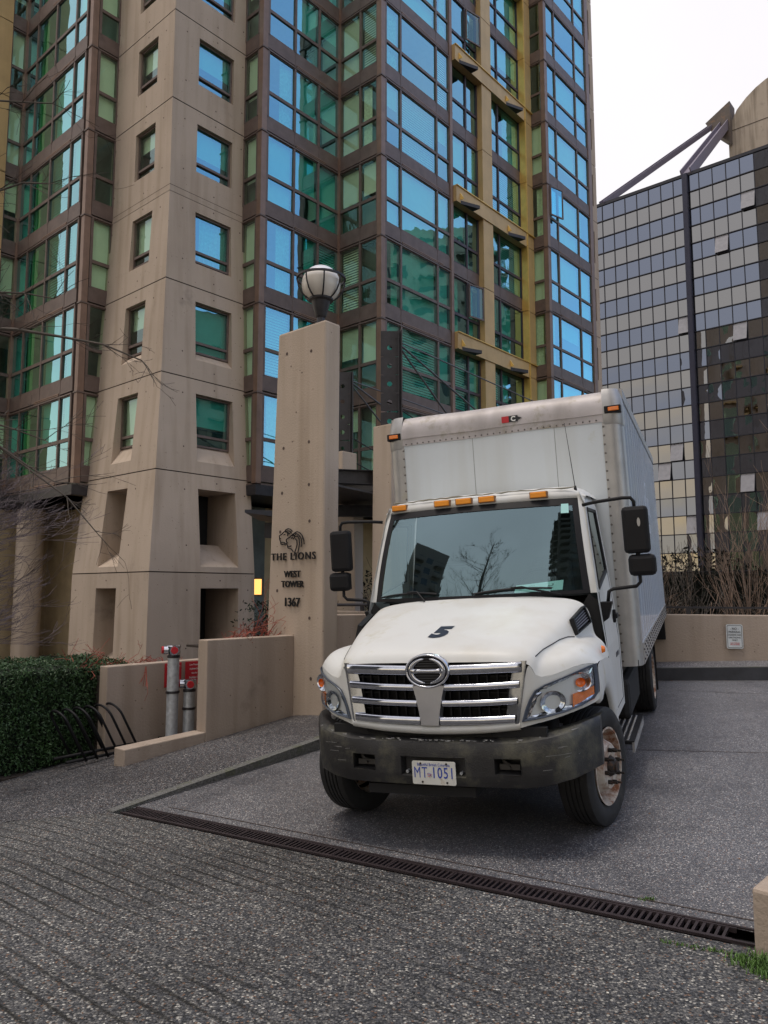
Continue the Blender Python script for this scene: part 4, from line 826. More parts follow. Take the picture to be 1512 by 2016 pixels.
for (a, b, w, h_) in (((-1.5, -.1, .14), (.9, .5, .14), .12, .30), ((-1.6, 1.3, -.45), (1.2, 1.9, -.42), .12, .26), ((-2.1, 2.8, .15), (1.5, .2, .1), .10, .22)):
    a, b = Vector(a), Vector(b); d = (b - a).normalized(); sd = Vector((-d.y, d.x, 0)).normalized() * w; mb = MB()
    for z0, z1, k_ in ((-h_, -h_ + .03, 1), (h_ - .03 - h_ * .0, h_, 1), (-h_ + .03, h_ - .03, .15)):
        mb.prism([tuple(a + sd * -k_ + Vector((0, 0, z0 * .5))), tuple(b + sd * -k_ + Vector((0, 0, z0 * .5))), tuple(b + sd * k_ + Vector((0, 0, z0 * .5))), tuple(a + sd * k_ + Vector((0, 0, z0 * .5)))], [tuple(a + sd * -k_ + Vector((0, 0, z1 * .5))), tuple(b + sd * -k_ + Vector((0, 0, z1 * .5))), tuple(b + sd * k_ + Vector((0, 0, z1 * .5))), tuple(a + sd * k_ + Vector((0, 0, z1 * .5)))])
    obj('beam', mb, BLACKST, cp)
mb = MB(); mb.prism([(-1.2, -.6, -.10), (.2, .2, -.30), (1.2, 3, -.30), (-1.4, 3.2, -.1)], [(-1.2, -.6, -.06), (.2, .2, -.26), (1.2, 3, -.26), (-1.4, 3.2, -.06)]); obj('roof_sheet', mb, BLACKST, cp)
cp2 = thing('entrance_canopy', 'small dark steel canopy wedge showing left of the sign pillar', 'canopy', (-2.4, 15.5, 3.3))
mb = MB(); mb.prism([(-.45, 0, .02), (.9, .6, -.12), (.9, 2, -.12), (-.45, 1.8, .02)], [(-.45, 0, .08), (.9, .6, .10), (.9, 2, .1), (-.45, 1.8, .08)]); obj('roof_sheet', mb, BLACKST, cp2)
mb = MB(); mb.box((-.15, .7, -.45), (.9, .8, -.12)); obj('beam', mb, BLACKST, cp2)
mb = MB(); mb.prism([(-1.35, 18.0, -1), (-.62, 17.8, -1), (-.5, 18.4, -1), (-1.2, 18.6, -1)], [(-1.35, 18.0, 3.75), (-.70, 17.8, 3.75), (-.5, 18.4, 3.75), (-1.2, 18.6, 3.75)]); obj('gate_pier', mb, CONC, label='beige square entrance column between the sign pillar and the truck', category='column', bevel=.02)
mb = MB(); mb.prism([(-1.1, 14.2, -.6), (1.6, 15.0, -.6), (1.6, 15.25, -.6), (-1.1, 14.45, -.6)], [(-1.1, 14.2, 1.28), (1.6, 15.0, 1.28), (1.6, 15.25, 1.28), (-1.1, 14.45, 1.28)]); obj('concrete_wall', mb, CONC2, label='low grey beige wall glimpsed between sign pillar and truck cab', category='wall', bevel=.012)
rl2 = thing('railing', 'single dark rail above the low wall between sign pillar and cab', 'railing', (-1.0, 14.4, 1.28))
mb = MB(); mb.tube([(-.3, 0, .18), (2.4, .75, .18)], .028, 8); obj('rail', mb, BLACKST, rl2); mb = MB(); mb.box((1.0, .3, 0), (1.05, .35, .18)); obj('post', mb, BLACKST, rl2)
# ------------------------------------------------------------ front right stub wall and grass
mb = MB(); q = [(1.925, 4.18), (2.6, 3.5), (3.2, 4.3), (2.55, 4.85)]
mb.prism([(x, y, -.6) for x, y in q], [(x, y, .16) for x, y in q]); obj('end_wall', mb, CONC2, label='stub of low beige wall cut off by the right edge near the drain', category='wall', bevel=.02)
mb = MB(); rnd = random.Random(31)
def blade(mb, x, y, z, h, rnd):
    a = rnd.uniform(0, 6.28); w = rnd.uniform(.0025, .005); l_ = rnd.uniform(.1, .8) * h; dx, dy = math.cos(a), math.sin(a)
    mb.add([(x - dy * w, y + dx * w, z), (x + dy * w, y - dx * w, z), (x + dx * l_ * .4 + dy * w * .7, y + dy * l_ * .4 - dx * w * .7, z + h * .6), (x + dx * l_, y + dy * l_, z + h), (x + dx * l_ * .4 - dy * w * .7, y + dy * l_ * .4 + dx * w * .7, z + h * .6)], [(0, 1, 2, 4), (4, 2, 3)])
def apron_z(x, y): yb, zb = back_line(x); return zb * y / max(yb, 3.5 if x > 3 else yb)
for i in range(2600):
    t_ = rnd.random(); x = 1.80 + t_ * .35 + rnd.gauss(0, .035); y = 4.10 - t_ * .62 + rnd.gauss(0, .05); x += max(0, rnd.gauss(.03, .05)); blade(mb, x, y, apron_z(x, y) - .003, rnd.uniform(.02, .07) * (1 if x > 1.88 else .6), rnd)
for i in range(160): x = rnd.uniform(1.5, 1.9); y = 4.16 + (1.85 - x) * .55 + rnd.gauss(0, .012); blade(mb, x, y, apron_z(x, y) - .002, rnd.uniform(.008, .025), rnd)
for i in range(60): x = 1.62 + rnd.gauss(0, .03); y = dline(1.62, .42) + rnd.gauss(0, .012); blade(mb, x, y, drive_z(x, y), rnd.uniform(.006, .02), rnd)
obj('grass', mb, GRASS, kind='stuff', label='bright green grass sprouting at the end of the drain', category='grass')
mb = MB(); mb.poly([(2.0, 3.95, apron_z(2.0, 3.95) + .004), (2.2, 3.0, apron_z(2.2, 3.0) + .004), (4.5, 2.0, .0), (4.5, 3.6, -.05), (2.5, 3.7, -.12)]); struct('verge', mb, SOIL)
# pebbles and bits of leaf litter on the concrete
rnd = random.Random(77)
mb = MB()
for i in range(26):
    x = rnd.uniform(-2.6, 2.6); y = rnd.uniform(2.6, 7.5); yb, _ = back_line(x); z = apron_z(x, y) if y < yb else drive_z(x, y); r_ = rnd.uniform(.004, .011); k_ = rnd.uniform(.5, 1); a = rnd.uniform(0, 3)
    if abs(y - yb) < .3: continue
    ring = [(x + r_ * math.cos(t + a) * k_, y + r_ * math.sin(t + a), z + .004) for t in (0, 1.05, 2.1, 3.14, 4.2, 5.2)]
    mb.poly(ring, rnd.choice([0, 0, 1]))
for i in range(420):   # leaf bits gathered against wall feet, hedge and kerb
    q = rnd.random()
    if q < .35: p = Vector(st(rnd.uniform(-2.7, 0), .61 - abs(rnd.gauss(0, .05)) - .01)); z = walk_z(p.x, p.y)
    elif q < .75: p = Vector(st(rnd.uniform(-6, -2.0), 2.0 - abs(rnd.gauss(0, .16)))); z = walk_z(p.x, p.y)
    else: p = Vector(rw(rnd.uniform(-.5, 4), -1.46 - abs(rnd.gauss(0, .05)), 0)); z = drive_z(p.x, p.y)
    r_ = rnd.uniform(.005, .018); a = rnd.uniform(0, 3); k_ = rnd.uniform(.3, .7); mb.poly([(p.x + r_ * math.cos(t + a) * k_, p.y + r_ * math.sin(t + a), z + .008 + .004 * math.sin(t)) for t in (0, 1.6, 3.1, 4.7)], 1)
obj('litter', mb, [mat('pale_pebble', (.6, .58, .5), .8), mat('dry_leaf', (.25, .13, .06), .8)], kind='stuff', label='scattered pale pebbles and leaf scraps on the pavement', category='litter')
# ------------------------------------------------------------ bare trees at the left
tr = thing('bare_tree', 'bare tree reaching its thin branches in from the left edge', 'tree', (-6.6, 8.6, -.9))
rnd = random.Random(14)
mb = MB(); mb.tube([(0, 0, -.2), (.1, 0, 2), (.0, .1, 4), (.15, 0, 6), (.0, 0, 9), (.2, .1, 12)], [.17, .15, .13, .11, .07, .03], 10); obj('trunk', mb, BARK, tr, smooth=True)
for (z0, ex, ey, ez, r_) in ((5.2, 4.0, -.5, 5.15, .034), (4.5, 3.0, -.3, 3.8, .028), (6.3, 2.7, -.2, 7.3, .026), (5.6, 2.6, .3, 6.1, .026), (5.0, 3.3, .2, 3.3, .024), (7.4, 2.6, 0, 8.5, .024), (3.9, 2.9, -.4, 4.3, .022)):
    a = Vector((0, 0, z0)); b = Vector((ex, ey, ez)); pts = []
    for q in range(9):
        t_ = q / 8; pts.append(a.lerp(b, t_) + Vector((rnd.uniform(-.05, .05), rnd.uniform(-.05, .05), .35 * math.sin(t_ * math.pi) + rnd.uniform(-.05, .05))))
    mb = MB(); mb.tube(pts, [r_ * (1 - .85 * q / 8) + .003 for q in range(9)], 6)
    for q in range(2, 9):
        for _ in range(2): grow(mb, pts[q], ((b - a).normalized() + Vector((rnd.uniform(-1, 1), rnd.uniform(-1, 1), rnd.uniform(-1.2, .9))) * .8), rnd.uniform(.25, .6), .006, 2, rnd, .5, .0, kids=(1, 3), minr=.0022, sides=3)
    obj('branch', mb, BARK, tr)
tr = thing('bare_maple', 'dense twiggy bare maple in front of the round column', 'tree', (-8.3, 11.6, -1.0))
mb = MB(); mb.tube([(0, 0, -.2), (.2, 0, 1), (.5, 0, 2.2), (1.0, 0, 3.2)], [.09, .08, .06, .04], 8); obj('trunk', mb, BARK, tr, smooth=True)
for i in range(46):
    mb = MB(); z = rnd.choice([2.35, 3.0, 3.55, 4.05, 4.4]) + rnd.uniform(-.2, .2); s = Vector((1.0, rnd.uniform(-.4, .4), z - .25)); grow(mb, s, (1, rnd.uniform(-.6, .6), rnd.uniform(-.12, .22)), rnd.uniform(.8, 1.35), .012, 4, rnd, .42, .05, kids=(2, 3), minr=.0026, sides=3, flat=.55); obj('branch', mb, GREYTW, tr)
# a bare street tree behind the camera, caught in the windscreen
tr = thing('street_tree', 'bare street tree mirrored in the windscreen', 'tree', (-8.0, -4.0, -.3)); rnd = random.Random(8)
mb = MB(); mb.tube([(0, 0, -.2), (.05, 0, 4), (.1, .1, 9), (.0, 0, 18.5)], [.24, .20, .15, .03], 8)
for q in range(26): z = 5.0 + q * .50; grow(mb, (0.05, 0, z), (rnd.uniform(-1, 1), rnd.uniform(-1, 1), .55), 3.4 * (1 - q / 40), .05, 4, rnd, .4, .12, kids=(2, 3), minr=.007, sides=3)
obj('crown', mb, BARK, tr)
# ============================================================ the truck (x to the picture's right, y towards its tail, z up; origin under the front axle)
truck = thing('box_truck', 'white box truck with the number 5 on its hood parked facing the camera', 'truck')
TM = Matrix(((.92416, .37709, -.06099), (-.37923, .92488, -.02793), (.04588, .04894, .99775))).to_4x4(); TM.translation = (.74534, 6.65629, -.18178)
truck.matrix_world = TM
def lerp(a, b, t): return a + (b - a) * t
def yf(x):
    x = abs(x); P = [(0, -.88), (.4, -.865), (.66, -.825), (.8, -.765), (.95, -.66), (1.06, -.54), (1.13, -.42), (1.18, -.28)]
    for (a, p), (b, q) in zip(P, P[1:]):
        if x <= b: return lerp(p, q, (x - a) / (b - a))
    return -.28
def mirror(rows): return [[(-x, y, z) for x, y, z in r[::-1]][:-1] + r for r in rows]
# hood with fenders
SA = ([0, .25, .5, .66, .735, .765, .785, .86, 1.00, 1.11, 1.165], [1.400, 1.400, 1.397, 1.390, 1.375, 1.34, 1.262, 1.265, 1.315, 1.335, 1.30])
SA2 = ([0, .25, .5, .66, .74, .775, .79, .87, 1.00, 1.11, 1.168], [1.455, 1.455, 1.45, 1.44, 1.42, 1.385, 1.325, 1.330, 1.37, 1.37, 1.315])
SB = ([0, .25, .5, .67, .755, .79, .80, .88, 1.01, 1.115, 1.172], [1.515, 1.513, 1.505, 1.485, 1.455, 1.42, 1.39, 1.398, 1.42, 1.395, 1.315])
SC = ([0, .26, .52, .735, .825, .865, .882, .95, 1.05, 1.13, 1.178], [1.62, 1.617, 1.605, 1.58, 1.545, 1.49, 1.455, 1.458, 1.458, 1.405, 1.31])
SD = ([0, .27, .55, .80, .905, .955, .975, 1.02, 1.09, 1.145, 1.18], [1.712, 1.71, 1.698, 1.668, 1.63, 1.56, 1.485, 1.465, 1.45, 1.395, 1.30])
SE = ([0, .28, .58, .86, .985, 1.035, 1.045, 1.07, 1.11, 1.145, 1.165], [1.812, 1.81, 1.797, 1.77, 1.725, 1.62, 1.46, 1.42, 1.39, 1.33, 1.24])
rows = []
for st_, fy in ((SA, lambda x: yf(x)), (SA2, lambda x: yf(x) + .03), (SB, lambda x: yf(x) + .10), (SC, lambda x: -.35 + max(0, yf(x) + .6) * .6), (SD, lambda x: .02), (SE, lambda x: .45 + .10 * (x / 1.05) ** 2)):
    rows.append([(x, fy(x), z) for x, z in zip(*st_)])
mb = MB(); mb.grid(mirror(rows))
hood = obj('hood', mb, WPAINT, truck, smooth=True, sub=2)
# fender sides down to the wheel arch
def arch(y): return .467 + math.sqrt(max(0, .60 ** 2 - (y - .02) ** 2))
for s in (-1, 1):
    mb = MB(); R0, R1, R2 = [], [], []
    ys = [-.28, -.22, -.10, .02, .20, .36, .50, .585]
    tops = {-.28: 1.30, -.22: 1.313, -.10: 1.312, .02: 1.303, .20: 1.29, .36: 1.265, .50: 1.235, .585: 1.2}
    for y in ys:
        za = arch(y); xo = 1.172 if y < 0 else 1.178
        R0.append((s * xo, y, tops[y])); R1.append((s * 1.192, y, (tops[y] + za) / 2)); R2.append((s * 1.185, y, za))
    # front: wrap from headlight to the arch along the curved nose
    R0 = [(s * 1.165, yf(1.165), 1.295)] + R0; R1 = [(s * 1.172, yf(1.17) + .0, 1.16)] + R1; R2 = [(s * 1.165, yf(1.165), 1.035)] + R2
    R3 = [(p[0] - s * .05, p[1], p[2] + .0) for p in R2]; R4 = [(p[0] - s * .3, p[1] * .98, p[2]) for p in R2]
    mb.grid([R0, R1, R2, R3]); 
    mb.grid([[(s * 1.19, .585, 1.2), (s * 1.19, .66, 1.2)], [(s * 1.19, .585, .80), (s * 1.19, .66, .80)], [(s * 1.18, .60, .56), (s * 1.18, .66, .56)]])
    obj('fender', mb, WPAINT, truck, smooth=True, sub=1)
    mb = MB(); mb.grid([[p for p in R3], [(p[0] - s * .45, p[1], p[2]) for p in R3]]); mb.box((min(s * .62, s * .66), -.7, .5), (max(s * .62, s * .66), .7, 1.2)); obj('wheel_well', mb, DARK, truck)
# nose: white surround of grille and headlights
def front(x, z): return (x, yf(x) - .012 - (1.15 - z) * .045, z)
for s in (-1, 1):
    mb = MB()
    cols = [(.700, .742, .765), (.725, .755, .785), (.76, .80, .86), (.86, .92, 1.00), (.98, 1.05, 1.11), (1.10, 1.14, 1.165)]
    zb = [.915, .925, .945, .965, .995, 1.03]; ztp = [1.375, 1.34, 1.245, 1.315, 1.335, 1.30]
    rows = []
    for t in (0, .12, .33, .66, .86, 1):
        r = []
        xb = [.615, .665, .74, .87, .99, 1.165]; xt = [.735, .765, .785, 1.0, 1.11, 1.165]; ztt = [1.375, 1.34, 1.245, 1.315, 1.335, 1.30]
        for j in range(6): x = lerp(xb[j], xt[j], t); z = lerp(zb[j], ztt[j], t); p = front(x, z); r.append((s * p[0], p[1], p[2]))
        rows.append(r)
    mb.grid(rows); obj('nose_panel', mb, WPAINT, truck, smooth=True, sub=1)
mb = MB(); rows = []
for z, dy in ((.872, .03), (.885, 0), (.915, -.01), (.935, 0), (.945, .04)):
    rows.append([(x, front(x, z)[1] + dy, z + .035 * (x / .66) ** 2) for x in [i * .066 - .66 for i in range(21)]])
mb.grid(rows); obj('nose_panel', mb, WPAINT, truck, smooth=True)
# grille
grille = thing('grille', None, None); grille.parent = truck
def bar(x0, x1, z, h, depth=.05, mi=0, lift=.0, n=14, zz=None):
    """chrome bar with a rolled face following the bowed nose"""
    prof = [(.035, .5), (.0, .5), (-.012, .35), (-.016, 0), (-.012, -.35), (0, -.5), (.035, -.5)]
    rows = []
    for py, pz in prof:
        rows.append([(x, front(x, z)[1] - .004 + py - lift, (zz(x) if zz else z) + pz * h) for x in [lerp(x0, x1, i / n) for i in range(n + 1)]])
    m = MB(); m.grid(rows, mi); return m
sl_ = lambda z: lerp(.625, .70, (z - .95) / .43)
for z, h in ((1.342, .075), (1.218, .052), (1.102, .050), (.975, .062)):
    for s in (-1, 1):
        w = sl_(z); x_in = .16 if z > 1.3 else lerp(.075, .125, (z - .95) / .3)
        m = bar(s * x_in, s * w, z, h, zz=(lambda x, z=z: z + (.018 * (abs(x) / .7) ** 2 if z < 1.3 else .012 * (abs(x) / .7)))); obj('chrome_bar', m, CHROME, grille, smooth=True)
for s in (-1, 1):
    mb = MB(); rows = []
    for z in (.945, 1.05, 1.15, 1.25, 1.385): a, b = sl_(z) + .03, sl_(z) - (.075 if z < 1.3 else .06); rows.append([(s * a, front(a, z)[1] - .006, z + .012), (s * (a - .02), front(a, z)[1] - .014, z + .012), (s * b, front(b, z)[1] + .035, z + .012)])
    mb.grid(rows); obj('chrome_end', mb, mat('dull_chrome', (.36, .38, .42), .25, 1, .15, 12), grille, smooth='auto')
mb = MB(); rows = []
for z, w in ((.945, .068), (1.05, .082), (1.15, .102), (1.235, .125)): rows.append([(-w - .012, front(0, z)[1] + .03, z), (-w, front(0, z)[1] - .02, z), (w, front(0, z)[1] - .02, z), (w + .012, front(0, z)[1] + .03, z)])
mb.grid(rows); obj('centre_spine', mb, mat('brushed_chrome', (.55, .56, .60), .28, .9), grille, smooth='auto')
mb = MB(); mb.box((-.70, -.74, .93), (.70, -.70, 1.39))
obj('backing', mb, DARK, grille)
mb = MB()
for i in range(-9, 10): x = i * .072; mb.box((x - .006, front(x, 1.15)[1] + .05, .95), (x + .006, front(x, 1.15)[1] + .09, 1.36))
for z in (1.28, 1.16, 1.04): mb.box((-.64, -.79, z), (.64, -.74, z + .012))
obj('inner_slats', mb, BLK, grille)
# emblem
ec = (0, -.905, 1.343); embl = thing('emblem', None, None); embl.parent = truck
def oval(rx, rz, y, n=40, a0=0, a1=360): return [(ec[0] + rx * math.cos(R(a0 + (a1 - a0) * i / n)), ec[1] + y, ec[2] + rz * math.sin(R(a0 + (a1 - a0) * i / n))) for i in range(n + 1)]
mb = MB(); mb.grid([oval(.176, .128, .04), oval(.174, .127, -.008), oval(.166, .120, -.016), oval(.156, .111, -.010), oval(.152, .108, .01)]); obj('outer_ring', mb, CHROME, embl, smooth=True)
mb = MB(); mb.poly(oval(.154, .110, .006)[:-1]); obj('backing', mb, BLK, embl)
mb = MB()
for i in range(-5, 6):
    z = ec[2] + i * .018; w = .10 * math.sqrt(max(0, 1 - (i / 6) ** 2)); mb.box((-w, ec[1] - .004, z - .003), (w, ec[1] + .004, z + .003))
obj('mesh_slats', mb, mat('slat_grey', (.05, .05, .055), .5), embl)
mb = MB()
def flat(pts, rs): 
    k = len(mb.v); mb.tube(pts, rs, 8)
    for q in range(k, len(mb.v)): x, y, z = mb.v[q]; mb.v[q] = (x, ec[1] - .008 + (y - ec[1] + .008) * .55, z)
for a0, a1 in ((100, 260), (-80, 80)):
    P = oval(.128, .090, -.008, 24, a0, a1); flat(P, [.006 + .014 * math.sin(math.pi * i / 24) ** .8 for i in range(25)])
flat([(-.125, ec[1] - .008, ec[2]), (-.07, ec[1] - .008, ec[2]), (0, ec[1] - .008, ec[2] - .001), (.07, ec[1] - .008, ec[2]), (.125, ec[1] - .008, ec[2])], [.024, .015, .014, .015, .024])
obj('logo', mb, CHROME, embl, smooth=True)
# number on the hood, projected on the sloping panel
mb = MB()
def five(x, y, z):
    X = -.03 + x; Z = 1.551 + y * .42; t = (Z - 1.515) / (1.62 - 1.515); Y = lerp(-.76, -.35, t) - .02; return (X, Y, Z + .004)
mb.text('5', .14, lambda x, y, z: (-.02 + x, -.58 + y * 2.3, 0), 0, off=.009, shear=.12, sx=1.95)
from mathutils.bvhtree import BVHTree
dg = bpy.context.evaluated_depsgraph_get(); bv = BVHTree.FromObject(hood, dg)
mb.v = [(x, y, (bv.ray_cast(Vector((x, y, 3)), Vector((0, 0, -1)))[0] or Vector((0, 0, 1.6))).z + .0035) for x, y, z in mb.v]
obj('number_decal', mb, NAVYD, hood)
for s in (-1, 1):
    P = []
    for x, y in ((.748, -.80), (.775, -.70), (.81, -.56), (.85, -.42), (.89, -.27), (.93, -.13), (.965, -.02)):
        h_ = bv.ray_cast(Vector((s * x, y, 3)), Vector((0, 0, -1)))[0]
        if h_: P.append((h_.x, h_.y, h_.z + .001))
    mb = MB(); mb.tube(P, .0045, 5); obj('panel_gap', mb, DARK, hood)
# headlights
def outline(s):
    P = [(.674, .968), (.700, 1.05), (.732, 1.125), (.772, 1.185), (.835, 1.218), (.95, 1.256), (1.06, 1.293), (1.13, 1.312), (1.163, 1.314), (1.168, 1.26), (1.168, 1.17), (1.165, 1.10), (1.14, 1.066), (1.06, 1.035), (.95, 1.008), (.82, .985)]
    return P
for s in (-1, 1):
    hl = thing('headlight', None, None); hl.parent = truck
    O = outline(s); cx_ = sum(p[0] for p in O) / len(O); cz_ = sum(p[1] for p in O) / len(O)
    def hp(x, z, d): p = front(x, z); return (s * x, p[1] - d, z)
    def shrink(k): return [(cx_ + (x - cx_) * k, cz_ + (z - cz_) * (k - .04 * (1 - k))) for x, z in O]
    rr_ = [(1.0, .0), (1.0, .020), (.97, .026), (.90, .020), (.885, -.005)]
    mb = MB(); rows = [[hp(x, z, d) for x, z in shrink(k)] + [hp(*shrink(k)[0], d)] for k, d in rr_]; mb.grid(rows); obj('bezel', mb, BEZ, hl, smooth='auto')
    I = shrink(.89); mb = MB()
    k_ = [shrink(f) for f in (.89, .6, .3)]; rf = random.Random(4 + s); ks = [shrink(.89 - .089 * q) for q in range(10)]
    ks = [[tuple(lerp(a, b, h / 2) for a, b in zip(kk[q], kk[(q + 1) % len(kk)])) for q in range(len(kk)) for h in (0, 1)] for kk in ks]
    rows = []
    for q, kk in enumerate(ks): r_ = [hp(x, z, .006 - .05 * min(1, q / 4) + (rf.uniform(-.010, .010) if q else 0)) for x, z in kk]; rows.append(r_ + [r_[0]])
    mb.grid(rows); mb.poly(rows[-1][:-1]); obj('reflector', mb, REFL, hl)
    mb = MB(); mb.lathe([(.001, 0), (.028, .004), (.075, .05), (.085, .052)], (0, 0, 0), 'Y', 28); mb.v = [hp(.885 + x * 1.0, 1.10 + z * .95, y - .012) if False else (s * (.885 + x), front(.885 + x * .9, 1.09)[1] + .035 - y, 1.09 + z * .95) for x, y, z in mb.v]; obj('lamp_bowl', mb, REFL, hl, smooth=True)
    mb = MB(); mb.lathe([(.001, -.0), (.05, .006), (.066, .03), (.072, .032)], (0, 0, 0), 'Y', 24); mb.v = [(s * (1.065 + x), front(1.065, 1.21)[1] + .028 - y + x * .5, 1.205 + z) for x, y, z in mb.v]; obj('signal_bowl', mb, CHROME, hl, smooth=True)
    mb = MB(); mb.lathe([(.001, -.0), (.022, -.004), (.032, -.02), (.034, -.03)], (0, 0, 0), 'Y', 20); mb.v = [(s * (1.065 + x), front(1.065, 1.21)[1] + .002 + y + x * .5, 1.205 + z) for x, y, z in mb.v]; obj('amber_bulb', mb, AMBER, hl, smooth=True)
    mb = MB(); Pq = [(1.005, 1.022), (1.01, 1.125), (1.14, 1.155), (1.138, 1.06)]; mb.prism([hp(x, z, -.02) for x, z in Pq], [hp(x, z, .010) for x, z in Pq]); obj('amber_reflector', mb, AMBER, hl)
    mb = MB(); rows = [[hp(x, z, .018) for x, z in kk] + [hp(*kk[0], .018)] for kk in k_]; mb.grid(rows); mb.poly(rows[-1][:-1]); obj('lens', mb, LENS, hl, smooth=True)
# bumper
bp_ = thing('bumper', None, None); bp_.parent = truck
def bx(x): x = abs(x); return -.925 + .035 * (x / .7) ** 2 if x < .7 else (-.89 + .10 * ((x - .7) / .28) ** 1.5 if x < .98 else (-.79 + (x - .98) * 1.75))
X_ = [-1.168, -1.15, -1.10, -1.0, -.85, -.70, -.655, -.465, -.36, -.25, -.12, .12, .25, .36, .465, .655, .70, .85, 1.0, 1.10, 1.15, 1.168]
def zb_(x): return .50 + .085 * max(0, (abs(x) - .65) / .53) ** 1.4
def ztb(x): return .848 + .092 * max(0, (abs(x) - .6) / .58) ** 1.2
Zr = [0, .03, .22, .30, .62, .80, .92, 1.0]; ins = [.05, .012, 0, 0, 0, 0.004, .018, .07]
def bpt(j, i): x = X_[j]; z = lerp(zb_(x), ztb(x), Zr[i]); return (x, bx(x) + ins[i], z)
rows = [[bpt(j, i) for j in range(len(X_))] for i in range(8)]
rows.append([(x, bx(x) + .22, ztb(x) + .0) for x in X_])
def skp(i, j):
    a, b = X_[j], X_[j + 1]
    if i in (3,) and ((a >= -.655 and b <= -.465) or (a >= .465 and b <= .655)): return True
    if i in (2, 3) and a >= -.25 and b <= .25: return True
    return False
mb = MB(); mb.grid(rows, 0, skip=skp)
for s in (-1, 1):
    mb.grid([[(s * 1.168, bx(1.168) + ins[i], lerp(zb_(1.168), ztb(1.168), Zr[i])) for i in range(8)], [(s * 1.17, -.38, lerp(zb_(1.168) + .03, ztb(1.168), Zr[i])) for i in range(8)]])
for (x0, x1, i0, i1, dep) in ((-.655, -.465, 3, 4, .16), (.465, .655, 3, 4, .16), (-.25, .25, 2, 4, .06)):
    z0, z1 = lerp(zb_(x0), ztb(x0), Zr[i0]), lerp(zb_(x0), ztb(x0), Zr[i1]); y0, y1 = bx(x0), bx(x0) + dep; q = .02
    mb.poly([(x0, y0, z0), (x0 + q, y1, z0 + q), (x0 + q, y1, z1 - q), (x0, y0, z1)]); mb.poly([(x1, y0, z0), (x1 - q, y1, z0 + q), (x1 - q, y1, z1 - q), (x1, y0, z1)])
    mb.poly([(x0, y0, z1), (x0 + q, y1, z1 - q), (x1 - q, y1, z1 - q), (x1, y0, z1)]); mb.poly([(x0, y0, z0), (x0 + q, y1, z0 + q), (x1 - q, y1, z0 + q), (x1, y0, z0)]); mb.poly([(x0 + q, y1, z0 + q), (x1 - q, y1, z0 + q), (x1 - q, y1, z1 - q), (x0 + q, y1, z1 - q)], 1 if dep > .1 else 0)
obj('bumper_skin', mb, [PLAST, DARK], bp_, smooth='auto')
for s in (-1, 1):
    mb = MB(); mb.tube([(s * .56 + .05 * math.cos(t * .6), -.80 - .02, .70 + .045 * math.sin(t * .6)) for t in range(0, 9)], .014, 6); mb.box((s * .56 - .075, -.84, .625), (s * .56 + .075, -.82, .665)); mb.cyl((s * .56, -.86, .645), (s * .56, -.84, .645), .01, 6); obj('tow_hook', mb, mat('worn_steel', (.08, .075, .07), .6, .4), bp_)
mb = MB()   # worn top edge and bolts
for x in (-.21, .21): mb.cyl((x, -.90, .60), (x, -.86, .60), .012, 8)
obj('bolt', mb, GALV, bp_)
mb = MB(); mb.box((-.84, -.82, .83), (.84, -.76, .925)); mb.box((-.55, -.86, .42), (.30, -.55, .49)); obj('lower_duct', mb, DARK, truck)
mb = MB()
for i in range(4): mb.box((-.55, -.85, .895 + i * .008 - .02), (.45, -.80, .898 + i * .008 - .02))
obj('lower_grille', mb, BLK, truck)
mb = MB(); rnd = random.Random(11)
for i in range(46):
    x = rnd.gauss(-.05, .45); x = max(-1.0, min(1.0, x)); w = rnd.uniform(.008, .05); z0 = ztb(x) - rnd.uniform(.0, .012); h = rnd.uniform(.003, .010)
    mb.poly([(x, bx(x) + .0165, z0), (x + w, bx(x + w) + .0165, z0 + rnd.uniform(-.002, .002)), (x + w * .8, bx(x + w) + .014, z0 - h), (x + w * .2, bx(x) + .014, z0 - h * rnd.uniform(.4, 1))])
for i in range(14):
    x = rnd.uniform(.72, .96) if i % 2 else rnd.uniform(-.98, -.7); z = rnd.uniform(.62, .80); w = rnd.uniform(.03, .10); mb.poly([(x, bx(x) - .0022, z), (x + w, bx(x + w) - .0022, z + .004), (x + w, bx(x + w) - .0022, z + .007), (x, bx(x) - .0022, z + .003)])
obj('scrapes', mb, mat('scraped_plastic', (.20, .20, .20), .7, var=.4, vscale=30), bp_)
# licence plate
lp_ = thing('license_plate', None, None); lp_.parent = truck
mb = MB(); o_ = rrect(.168, .084, .012, 3); mb.prism([(x + .01, -.925, .604 + z) for x, z in o_], [(x + .01, -.932, .604 + z) for x, z in o_]); obj('plate', mb, PLATE, lp_)
mb = MB(); lt = lambda dx, dz: (lambda x, y, z: (.01 + dx + x, -.9335 - z, .604 + dz + y))
mb.text('MT', .112, lt(-.103, -.035), sx=.66, sp=1.15); mb.text('1051', .112, lt(.070, -.035), sx=.72, sp=1.14, off=.0010); mb.text('Beautiful British Columbia', .030, lt(0, .050), off=.0003, sx=.80)
obj('lettering', mb, PBLUE, lp_)
mb = MB()   # little flag mark between the groups
for i in range(4): mb.tube([(-.040 + q * .008, -.9335, .600 - i * .0065 + .003 * math.sin(q * 1.3 + i)) for q in range(5)], .0014, 4, i % 2)
for x, z in ((-.10, .067), (.10, .067), (-.09, -.066), (.10, -.066)): mb.cyl((x + .01, -.936, .604 + z), (x + .01, -.931, .604 + z), .008, 8, 2)
obj('flag_mark', mb, [PBLUE, RED, HUB], lp_)
